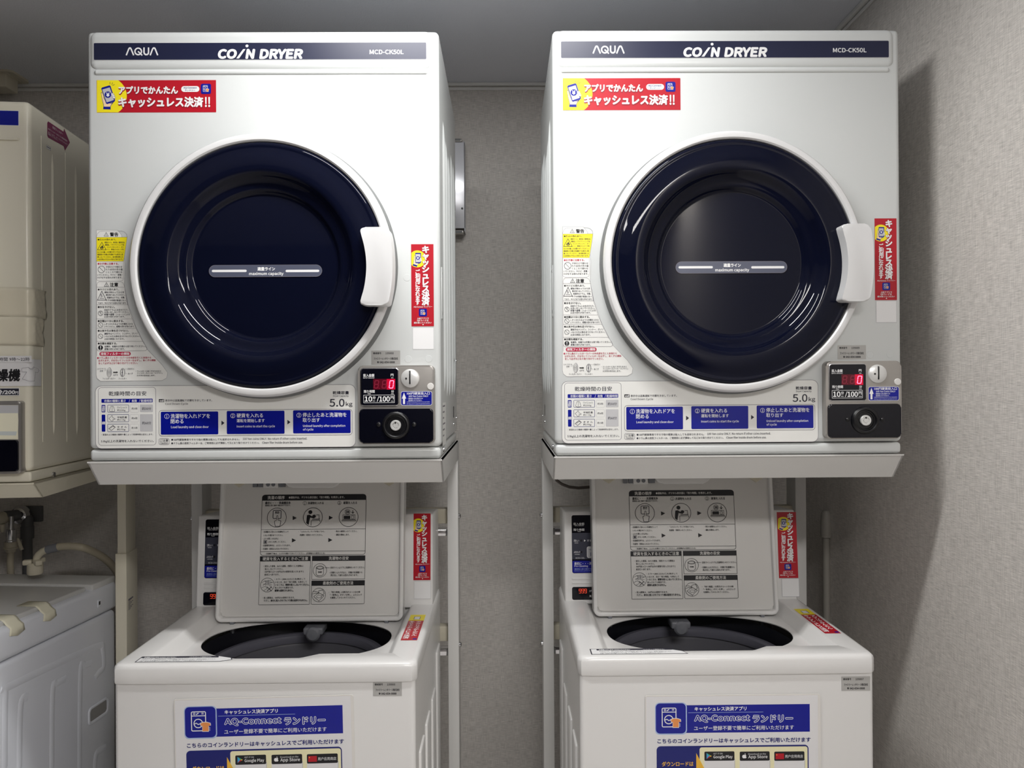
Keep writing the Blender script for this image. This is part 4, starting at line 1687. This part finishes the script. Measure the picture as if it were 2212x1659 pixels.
p.rect(1592, 740, 1690, 806, RED)
p.ell(1606, 757, 6, 6, GOLD, 8)
p.build('printed_sheet')
qq = at(567, 1507, 1.329 + .0025)
pl = dup(pr, (qq.x, 1.329 + .0025, qq.z), 0, 'white and blue laminated notice slightly tilted on the washer beside the old washer')
pl.rotation_euler = (0, math.radians(-1.0), 0)

# ================================================================== OLD BEIGE DRYER
OY, ORZ = 1.59, math.radians(5.0)
c = at(67.5, 1042, OY)
od = thing('coin_dryer', 'aged beige coin dryer with taped paper notices, cut off by the picture edge', 'clothes dryer', (c.x, OY, c.z), ORZ)
OH = at(67.5, 217, OY).z - c.z
OW, OD = .62, .50
b = MB()
b.box(-OW, 0, 0, OD, .022, OH, .012, 5)
b.box(-OW + .001, -.001, .0005, OD, 0, .0215, .005, 3)
q = Print(od, (0, 0, 0), (0, 1, 0), (0, 0, 1))
for (xa, ya), (xb, yb), w in (((115, 318), (115, 955), .005), ((165, 345), (165, 955), .005)):
    t0, t1 = q.M(xa, ya), q.M(xb, yb)
    yy = (t0[0] + t1[0]) / 2
    z0, z1 = t1[1], t0[1]
    pts, rs = [], []
    for t in (0, .01, .03, .06, .5, .94, .97, .99, 1):
        pts.append((-.002, yy, z0 + (z1 - z0) * t))
        e = min(t, 1 - t)
        rs.append(w * min(1, e / .06) + .0003)
    b.tube(pts, rs, 12)
for xa, ya, yb in ((89, 293, 955), (141, 330, 955)):
    t0, t1 = q.M(xa, ya), q.M(xa, yb)
    b.box(-.001, .0012, t0[0] - .0012, t0[0] + .0012, t1[1], t0[1], .0008, 2)
b.build('cabinet', BEIGE, od)


def of(px, py, d=0.0):
    return Print(od, (0, -d, 0)).M(px, py)


def oplate(name, mt, x1, y0, y1, d, r, parent=None, th=None, wid=.58, x0=None, rad=.004):
    a, zt = of(x1, y0, d)
    _, zb = of(x1, y1, d)
    xl = -wid if x0 is None else of(x0, y0, d)[0]
    b = MB()
    b.plate(rr(xl, zb, a, zt, r, 6), -d, th if th is not None else .004, rad, 3)
    return b.build(name, mt, parent or od)


p = Print(od)
zt, zb = of(40, 240)[1], of(40, 271)[1]
a = of(40, 255)[0]
p.put(rr(-.58, zb - .0012, a + .0012, zt + .0012, .001), [tuple(range(28))], LW, 1)
p.put(rr(-.58, zb, a, zt, .0008), [tuple(range(28))], BLUE, 3)
p.build('header_strip')
oplate('pressed_ridge', BEIGE, 40, 296, 302, .004, .003, rad=.003)
# door rim of the old dryer, mostly outside the picture
b = MB()
b.lathe([(.235, 0), (.235, .014), (.228, .024), (.20, .028), (.14, .018), (0, .014)], (-.32, 0, .43), n=80)
b.build('door', BEIGE, od)
# wide clear tapes wrapped round the corner


def wrap_tape(name, y_top, y_bot, side_px, mt, wav, d=.0012):
    b = MB()
    cols = []
    for i in range(27):
        cols.append(('f', -.30 + .288 * i / 26))
    for t in range(1, 5):
        cols.append(('c', t / 5))
    ys = q.M(side_px, (y_top + y_bot) / 2 + 20)[0]
    for i in range(9):
        cols.append(('s', .012 + (ys - .012) * i / 8))
    zt = of(60, y_top)[1]
    zb = of(60, y_bot)[1]
    vs = []
    R = 8
    for k, t in cols:
        for j in range(R + 1):
            f = j / R
            z = zb + (zt - zb) * f
            if k == 'f':
                x, y = t, -d
                w = math.sin(t * 60 + f * 5) * .0006
                y -= abs(w)
            elif k == 'c':
                a_ = t * math.pi / 2
                x, y = -.012 + (.012 + d) * math.sin(a_), .012 - (.012 + d) * math.cos(a_)
                y -= .0012 * abs(math.sin(f * 9 + wav))
            else:
                x = d + .0028 * abs(math.sin(f * 7 + t * 160 + wav)) * (1 - abs(2 * f - 1) * .3)
                y = t + .003 * math.sin(f * 6 + wav)
                z -= (t - .012) * .02
            vs.append((x, y, z))
    fs = []
    for i in range(len(cols) - 1):
        for j in range(R):
            fs.append((i * (R + 1) + j, (i + 1) * (R + 1) + j, (i + 1) * (R + 1) + j + 1, i * (R + 1) + j + 1))
    b.add(vs, fs)
    o = b.build(name, mt, od, angle=60)
    sol = o.modifiers.new('thick', 'SOLIDIFY')
    sol.thickness = .0004
    return o


wrap_tape('wide_tape', 621, 685, 97, CLEARP, .4)
wrap_tape('wide_tape', 684, 745, 92, CLEARP, 1.7, .0018)
# paper notices
b = MB()
zt, zb = of(60, 776)[1], of(60, 834)[1]
ys = q.M(87, 800)[0]
vs, n = [], 0
for x, y in [(-.30, -.0014), (-.016, -.0014)] + [(-.012 + .0134 * math.sin(a_ * math.pi / 12), .012 - .0134 * math.cos(a_ * math.pi / 12)) for a_ in range(1, 6)] + [(.0014, .014), (.0016, ys)]:
    vs += [(x, y, zb), (x, y, zt)]
    n += 1
b.add(vs, [(2 * i, 2 * i + 2, 2 * i + 3, 2 * i + 1) for i in range(n - 1)])
pn = b.build('paper_sign', PAPER, od, angle=60)
p = Print(od, (0, -.0016, 0))
p.zoom(0, 740, .19293)
p.text('乾燥機', -172, 225, 365, 132, K, .035, .12)
p.line([(245, 290), (320, 276), (328, 285), (345, 292), (362, 290), (378, 272), (440, 300), (425, 338), (398, 330), (388, 432), (330, 432), (250, 408), (300, 330), (245, 328)], 3, LINE, True)
p.line([(322, 282), (340, 300), (366, 298), (382, 280)], 3, LINE)
p.build('sign_lettering', pn)
p = Print(od, (0, -.0019, 0))
p.zoom(0, 740, .19293)
p.rect(-700, 150, 358, 222, PAPER)
p.text('営業時間 9時〜22時', -110, 332, 187, 42, KB, .01)
p.build('hours_strip')
p = Print(od, (0, -.0003, 0))
p.zoom(0, 740, .19293)
p.rect(-500, 510, 220, 596, W)
p.rect(-500, 516, 214, 590, KB)
p.text('分/200', -45, 168, 555, 50, W, .045, .1)
p.text('円', 172, 205, 562, 32, W, .03)
p.build('price_strip')
# coin plate with tape and black cash box
pl_ = oplate('coin_unit', STEEL, 45, 866, 1023, .016, .006, th=.004, wid=.30, rad=.004)
oplate('cash_box_cover', BLACKG, 38.5, 951, 1018, .020, .005, pl_, th=-.014, wid=.29, rad=.002)
p = Print(od, (0, -.0168, 0))
p.zoom(0, 740, .19293)
p.poly([(-700, 705), (206, 700), (203, 800), (206, 870), (202, 1000), (205, 1085), (-700, 1085)], TAPE)
p.poly([(-700, 705), (206, 702), (206, 790), (-700, 795)], GREY)
p.poly([(-700, 990), (190, 995), (180, 1040), (-700, 1030)], mat('tape_bluish', (206, 212, 210), .5))
p.build('masking_tape', pl_)
# stickers on the side
p = Print(od, (0, 0, 0), (0, 1, 0), (0, 0, 1))
p.zoom(0, 130, .28335)
p.poly([(366, 466), (483, 545), (488, 520), (532, 628), (494, 690), (484, 655), (366, 590), (359, 575), (359, 478)], PURP)
prepare(['吸気フィルター', '吸気フィルターのほこりは乾燥時間を', '長くします。サービスマンにより', '掃除してください。'])
for s, x0, x1, y, h in (('吸気フィルター', 400, 478, 537, 20), ('吸気フィルターのほこりは乾燥時間を', 366, 512, 570, 13), ('長くします。サービスマンにより', 366, 512, 595, 13), ('掃除してください。', 366, 440, 585, 13)):
    # each line follows the slope of the side as seen
    L0, L1 = p.M(x0, y - 30 * (x1 - x0) / 170), p.M(x1, y + 30 * (x1 - x0) / 170)
    zz = (L0[1] + L1[1]) / 2
    vs, fs = _TXT[s]
    xs = [v[0] for v in vs]
    ys_ = [v[1] for v in vs]
    sx = (L1[0] - L0[0]) / (max(xs) - min(xs))
    sy = h * abs(p.S(x0, y)[1]) / (max(ys_) - min(ys_))
    p.lv += 1
    p.put([(L0[0] + (v[0] - min(xs)) * sx, zz + (v[1] - .4) * sy) for v in vs], fs, W)
p.poly([(352, 644), (386, 664), (386, 692), (352, 672)], LINE)
p.poly([(353, 647), (384, 665), (384, 689), (353, 671)], LW)
p.line([(358, 660), (380, 673)], 7, LINE)
p.build('filter_sticker')
y_, z_ = q.M(116, 1025)
b = MB()
b.lathe([(.006, -.001), (.0055, .002), (0, .003)], (0, y_, z_), (1, 0, 0), n=18)
b.build('side_screw', CHROME, od)

# its stand
r3 = thing('dryer_stand', 'cream steel stand under the aged beige dryer', 'stand', (c.x, OY, 0), ORZ)
Zr = c.z
b = MB()
w0, w1 = -OW - .005, .006
b.box(w0, w1, -.002, .47, Zr - .004, Zr - .001)
D, BK = at(67, 1075, OY + .03).z - Zr, .034
vs = []
for x in (w0, w1):
    vs += [(x, -.002, Zr - .001), (x, BK, Zr + D), (x, BK + .003, Zr + D), (x, .001, Zr - .001)]
b.add(vs, [(0, 1, 5, 4), (3, 7, 6, 2), (0, 3, 2, 1), (4, 5, 6, 7), (1, 2, 6, 5), (0, 4, 7, 3)])
b.build('tray', BEIGER, r3)
for s, x in ((1, w1), (-1, w0)):
    b = MB()
    pq = [(-.002, Zr - .001), (BK, Zr + D), (.47, Zr + D + .006), (.47, Zr - .001)]
    vs = [(x, y, z) for y, z in pq] + [(x - s * .003, y, z) for y, z in pq]
    b.add(vs, [(0, 1, 2, 3), (7, 6, 5, 4)] + [(i, 4 + i, 4 + (i + 1) % 4, (i + 1) % 4) for i in range(4)])
    b.build('side_flange', BEIGER, r3, smooth=False)
inv = mtx(r3).inverted()
py = 1.91
pa, pb_ = at(253.5, 1130, py), at(271.5, 1130, py)
for k in (0, -1):
    off = k * (OW + .05)
    a = inv @ Vector((pa.x, py, 0))
    bb = inv @ Vector((pb_.x, py, 0))
    zs = at(262, 1196, py).z
    b = MB()
    b.box(a.x + off, bb.x + off, a.y, a.y + .06, zs - .05, Zr - .004, .001, 2)
    lg = b.build('leg', BEIGER, r3)
    b = MB()
    b.box(a.x + off - .004, bb.x + off + .002, a.y - .004, a.y + .066, 0, zs, .001, 2)
    b.build('lower_sleeve', BEIGER, lg)
    if k == 0:
        p = Print(r3, (bb.x + .002, 0, 0), (0, 1, 0), (0, 0, 1))
        for j in range(9):
            z = zs - .115 - j * .0032
            p.put([(a.y + .006, z), (a.y + .036 - (j % 3) * .008, z), (a.y + .036 - (j % 3) * .008, z - .0016 - .002 * (j == 0)), (a.y + .006, z - .0016 - .002 * (j == 0))], [(0, 1, 2, 3)], LINE)
        p.build('rating_text', lg)

# ================================================================== OLD WASHER
WY, WRZ = 1.95, math.radians(-5.5)
cw = at(251, 1300, WY)
ow = thing('old_washer', 'old bluish white washer with masking tape on its top edge', 'washing machine', (cw.x, WY, 0), WRZ)
ztop = at(240, 1254, WY).z
zseam = at(254, 1314, WY).z
b = MB()
b.box(-.56, 0, -.58, 0, .02, zseam, .012, 4)
sd = Print(ow, (0, 0, 0), (0, 1, 0), (0, 0, 1))


def emboss(path, w, hgt=.004):
    pts = []
    for x, y in path:
        u, v = sd.M(x, y)
        pts.append((-.0225, u, v))
    b.tube(smooth_path(pts, 6), .0240, 40)


for path in ([(10, 1659), (12, 1500), (22, 1482), (205, 1398), (222, 1405), (224, 1440), (214, 1452), (206, 1464)],
             [(42, 1659), (45, 1522), (60, 1506)],
             [(112, 1659), (114, 1492), (124, 1476), (142, 1466)],
             [(172, 1659), (174, 1452), (184, 1438), (198, 1432)],
             [(205, 1659), (208, 1628), (220, 1618), (228, 1614)]):
    emboss(path, .0075)
b.build('body', OLDW, ow)
b = MB()
b.box(-.56, .003, -.585, .003, zseam + .002, ztop, .012, 4)
tc_ = b.build('top_cover', OLDW, ow)
b = MB()
b.box(-.53, -.012, -.57, -.10, ztop - .004, ztop + .010, .004, 3)
ldd = b.build('lid', OLDLID, ow)
b = MB()
b.box(-.53, -.003, -.09, .003, ztop - .01, ztop + .012, .004, 3)
b.build('rear_housing', OLDLID, ow)
# carrying recess in the side
h0, h1 = sd.M(188, 1548), sd.M(234, 1528)
b = MB()
frs = lambda a, y, bb: Vector((-y, a, bb))
q4 = [sd.M(189, 1526), sd.M(233, 1507), sd.M(233, 1543), sd.M(189, 1568)]
y0, y1 = q4[0][0], q4[1][0]
z1 = (q4[0][1] + q4[1][1]) / 2
z0 = (q4[2][1] + q4[3][1]) / 2
outer = rr(y0, z0, y1, z1, .012, 6)
inner = rr(y0 + .006, z0 + .006, y1 - .006, z1 - .006, .008, 6)
n = len(outer)
vs = [(.0006, a, z) for a, z in outer] + [(.0035, a, z) for a, z in rr(y0 + .002, z0 + .002, y1 - .002, z1 - .002, .011, 6)] + [(.0030, a, z) for a, z in inner] + [(-.0005, a + .001, z + .003) for a, z in inner]
fs = []
for j in range(3):
    fs += [(j * n + i, j * n + (i + 1) % n, (j + 1) * n + (i + 1) % n, (j + 1) * n + i) for i in range(n)]
b.add(vs, fs)
b.add([(.0008, a, z) for a, z in inner], [tuple(range(n))], 1)
b.build('hand_grip', [OLDW, mat('grip_recess', (150, 149, 146), .5)], ow)
u0, v0 = sd.M(208, 1313)
u1, v1 = sd.M(216, 1293)
b = MB()
b.box(.0025, .0045, u0, u1, v0, v1, .0006, 2)
fr_ = b.build('slot_frame', OLDW, tc_)
b = MB()
b.box(.004, .005, u0 + .003, u1 - .006, v0 + .006, v1 - .004)
b.build('slot', BLACKP, fr_)
for pts in ([(12, 1342), (50, 1319), (60, 1352), (35, 1366)], [(86, 1303), (122, 1286), (127, 1313), (106, 1325)]):
    u = [sd.M(*s_) for s_ in pts]
    ua, ub = min(s_[0] for s_ in u), max(s_[0] for s_ in u)
    zlo = ztop - .026
    b = MB()
    prof = [(-.06, ztop + .0112), (-.016, ztop + .0110), (-.0105, ztop + .007), (-.006, ztop + .0012), (.0036, ztop - .006), (.0042, zlo)]
    vs = []
    M_ = 7
    for j in range(M_):
        t = j / (M_ - 1)
        y = ua + (ub - ua) * (.12 + .62 * t)
        for i, (x, z) in enumerate(prof):
            vs.append((x, y + (.003 * math.sin(3 * t + i) if i == len(prof) - 1 else 0), z + (.006 * abs(2 * t - 1) if i == len(prof) - 1 else 0)))
    m_ = len(prof)
    b.add(vs, [(j * m_ + i, j * m_ + i + 1, (j + 1) * m_ + i + 1, (j + 1) * m_ + i) for j in range(M_ - 1) for i in range(m_ - 1)])
    o = b.build('masking_tape', TAPE, ow, angle=60)
    sm = o.modifiers.new('thick', 'SOLIDIFY')
    sm.thickness = .0005
    sm.offset = 0

# hose with elbow and nut on its rear housing
HY = 1.905
base = at(76, 1240, HY)
hs = thing('inlet_hose', 'beige hose arching from the nut on the old washer to behind the cream post', 'hose', (base.x, HY, base.z), 0)


def hl(px, py, Y=HY):
    return at(px, py, Y) - base


b = MB()
r_ = (at(92, 1225, HY) - at(60, 1225, HY)).x / 2
b.lathe([(r_ * .9, 0), (r_, .004), (r_ * .97, (at(76, 1218, HY) - base).z), (r_ * .8, (at(76, 1215, HY) - base).z), (0, (at(76, 1215, HY) - base).z)], (0, 0, 0), (0, 0, 1), n=36)
zt0, zt1 = hl(76, 1219).z, hl(76, 1208).z
nut = b.build('nut', CREAMP, hs)
b = MB()
for k in range(3):
    a_ = math.radians(200 + 120 * k)
    mt_ = Matrix.Rotation(a_, 4, 'Z')
    b.box(.006, r_ * 1.45, -.008, .008, zt0, zt1, .003, 2, 0, mt_)
b.build('nut_wing', CREAMP, nut)
b = MB()
b.tube([hl(78, 1214), hl(80, 1205), hl(84, 1198), hl(91, 1192), hl(100, 1188), hl(108, 1186)], .0085, 16)
b.build('elbow', CREAMP, hs)
b = MB()
b.tube([hl(102, 1188), hl(110, 1185.5), hl(118, 1183.5), hl(126, 1181.5)], .0105, 18)
b.build('hose_clip', GREYP, hs)
b = MB()
pts = [hl(104, 1187), hl(126, 1181.5), hl(150, 1180), hl(175, 1182), hl(198, 1190, 1.93), hl(220, 1202, 1.96), hl(238, 1217, 1.985), hl(252, 1235, 2.0), hl(261, 1256, 2.01), hl(266, 1285, 2.02), hl(268, 1330, 2.02), hl(268, 1420, 2.02), hl(268, 1600, 2.02)]
sp = []
for i in range(len(pts) - 1):
    p0, p1, p2, p3 = pts[max(i - 1, 0)], pts[i], pts[i + 1], pts[min(i + 2, len(pts) - 1)]
    for k in range(5):
        t = k / 5
        sp.append(.5 * ((2 * p1) + (p2 - p0) * t + (2 * p0 - 5 * p1 + 4 * p2 - p3) * t * t + (3 * p1 - p0 - 3 * p2 + p3) * t ** 3))
sp.append(pts[-1])
b.tube(sp, .0092, 16)
b.build('hose', HOSE, hs)

# water tap on the wall behind
TY = 2.10
tb = at(35, 1112, TY)
tp = thing('water_tap', 'wall tap with chrome flange, beige handle and grey pipe behind the old washer', 'tap', (tb.x, TY, tb.z), 0)
tl = lambda px, py, Y=TY: at(px, py, Y) - tb
b = MB()
a, e = tl(52, 1094, YW - .01), tl(90, 1127, YW - .01)
b.box(a.x, e.x, YW - .012 - TY, YW - TY, e.z, a.z, .002, 2)
b.build('wall_plate', PIPEG, tp)
b = MB()
b.lathe([(.026, 0), (.026, .008), (.022, .018), (.012, .024), (0, .025)], tl(47, 1112, 2.155), (0, -1, 0), n=40)
b.lathe([(.010, 0), (.010, .03)], tl(46, 1112, 2.175), (0, -1, 0), n=20)
b.build('flange', CHROME, tp)
b = MB()
b.tube([tl(36, 1113, 2.12), tl(30, 1114, 2.11), tl(20, 1115, 2.10), tl(10, 1116, 2.10)], .0150, 20)
b.build('body', PIPEG, tp)
b = MB()
b.lathe([(.0175, 0), (.0175, .03), (.016, .034), (0, .035)], tl(5, 1119, 2.09), (0, -1, 0), n=36)
b.lathe([(.007, 0), (.0065, .01), (.003, .022), (0, .023)], tl(5, 1132, 2.07), (0, 0, -1), n=18)
b.build('handle', CREAMP, tp)
b = MB()
b.lathe([(.0065, .035), (.0065, .0), (.012, -.001), (.0125, -.01), (.0125, -.028), (.014, -.030), (.014, -.033), (0, -.034)], tl(24, 1143, 2.09), (0, 0, 1), n=32)
b.build('spout', CHROME, tp)
b = MB()
b.lathe([(.0155, 0), (.0155, -.014), (.019, -.015), (.019, -.018), (.012, -.019), (.011, -.028), (0, -.029)], tl(24, 1170, 2.09), (0, 0, 1), n=32)
b.build('coupling', CREAMP, tp)
b = MB()
b.tube([tl(38, 1163, 2.07), tl(43, 1176, 2.07), tl(47, 1188, 2.07)], [.003, .0045, .005], 10)
b.build('clip_lever', CREAMP, tp)
b = MB()
b.tube([tl(24, 1186, 2.09), tl(23, 1200, 2.09), tl(22, 1216, 2.09), tl(24, 1250, 2.09), tl(24, 1500, 2.09)], .0085, 16)
b.build('hose', HOSE, tp)
# grey supply pipe rising to the tap
gb = tl(59, 1145, 2.15)
b = MB()
b.tube([(gb.x, gb.y, .3 - tb.z), gb], .0125, 20)
b.lathe([(.0165, -.035), (.0165, -.002), (.015, 0), (.015, .02), (.011, .028), (0, .03)], gb + Vector((0, 0, .012)), (0, 0, 1), n=28)
b.build('supply_pipe', PIPEG, tp)

# ================================================================== SMALL FIXTURES
# metal bracket on the back wall, showing beside the dryer
BY = YW
f0, f1 = at(970, 307, BY - .045), at(1005, 493, BY - .045)
xl = f0.x - .06
br = thing('wall_bracket', 'shiny white metal bracket screwed to the wall behind the dryer', 'bracket', (f1.x, BY - .045, f1.z), 0)
H_ = f0.z - f1.z
b = MB()
b.box(xl - f1.x, 0, 0, .003, 0, H_, .001, 2)
b.box(-.003, .0, 0, .0445, -.008, H_ + .002, .001, 2)
b.box(-.032, -.028, -.003, .001, 0, H_, .0015, 2)
b.build('channel', mat('bracket_metal', (226, 227, 232), .2, metal=.25), br)
for z in (H_ + .006, -.010):
    b = MB()
    w_ = -.008 if z > 0 else -.005
    b.box(xl - f1.x, w_, 0, .03, z - .005, z + .005, .002, 2)
    b.build('tab', STEEL, br)
    b = MB()
    b.box(xl - f1.x, w_ - .003, -.0006, .001, z - .0028, z + .0028)
    b.build('tab_slot', GASKET, br)
for x, z in ((-.008, .055), (-.036, .055)):
    b = MB()
    b.lathe([(.003, 0), (.0028, .0006), (0, .0008)], (x, 0, z), n=16)
    b.build('hole', BLACKP, br)

# ceiling fitting over the beige dryer
Yc = 2.075
k0 = at(24, 139.5, Yc)
cb_ = thing('ceiling_bracket', 'cream plate with a hanging block on the ceiling above the beige dryer', 'bracket', (k0.x, Yc, ZC), 0)
b = MB()
b.plate(rr(-.30, 0, 0, .085, .012, 5), .0, .006, .0015, 2, 0, lambda a, y, bb: Vector((a, bb, -y)))
b.build('plate', CREAMP, cb_)
b = MB()
b.box(-.30, -.022, .012, .066, -.042, -.005, .004, 3)
b.build('hanging_block', CREAMP, cb_)
b = MB()
b.box(-.30, -.016, .008, .07, -.0075, -.0045, .001, 2)
b.build('block_rim', CREAMP, cb_)

# capped drain pipe at the right wall
PY = 1.93
pb2 = at(1784.5, 1160, PY)
dp = thing('drain_pipe', 'off-white capped pipe standing against the dark right wall behind the washer', 'pipe', (pb2.x, PY, 0), 0)
b = MB()
b.tube([(0, 0, .05), (0, 0, pb2.z)], .0087, 20)
b.build('pipe', PIPEW, dp)
zt = at(1784.5, 1102, PY).z
b = MB()
b.lathe([(.0135, pb2.z), (.0138, pb2.z + .028), (.013, zt - .022), (.0115, zt - .008), (.007, zt - .001), (0, zt)], (0, 0, 0), (0, 0, 1), n=28)
b.build('cap', PIPEW, dp)
b = MB()
xx = XW - pb2.x
b.box(.004, xx, -.008, .008, pb2.z - .002, pb2.z + .018, .001, 2)
b.build('wall_clip', PIPEW, dp)

# cable sagging behind the tray of the dryer by the lit wall
Yk = 1.80
k0 = at(1200, 1036, Yk)
cbl = thing('power_cable', 'brownish cable sagging under the dryer tray behind the open lid', 'cable', tuple(k0), 0)
pts = [at(x, y, Yk) - k0 for x, y in ((1196, 1025), (1203, 1038), (1214, 1046), (1230, 1052), (1250, 1054), (1275, 1052), (1300, 1045), (1330, 1030))]
b = MB()
b.tube(pts, .0035, 12)
b.build('cord', CABLE, cbl)

print_all()
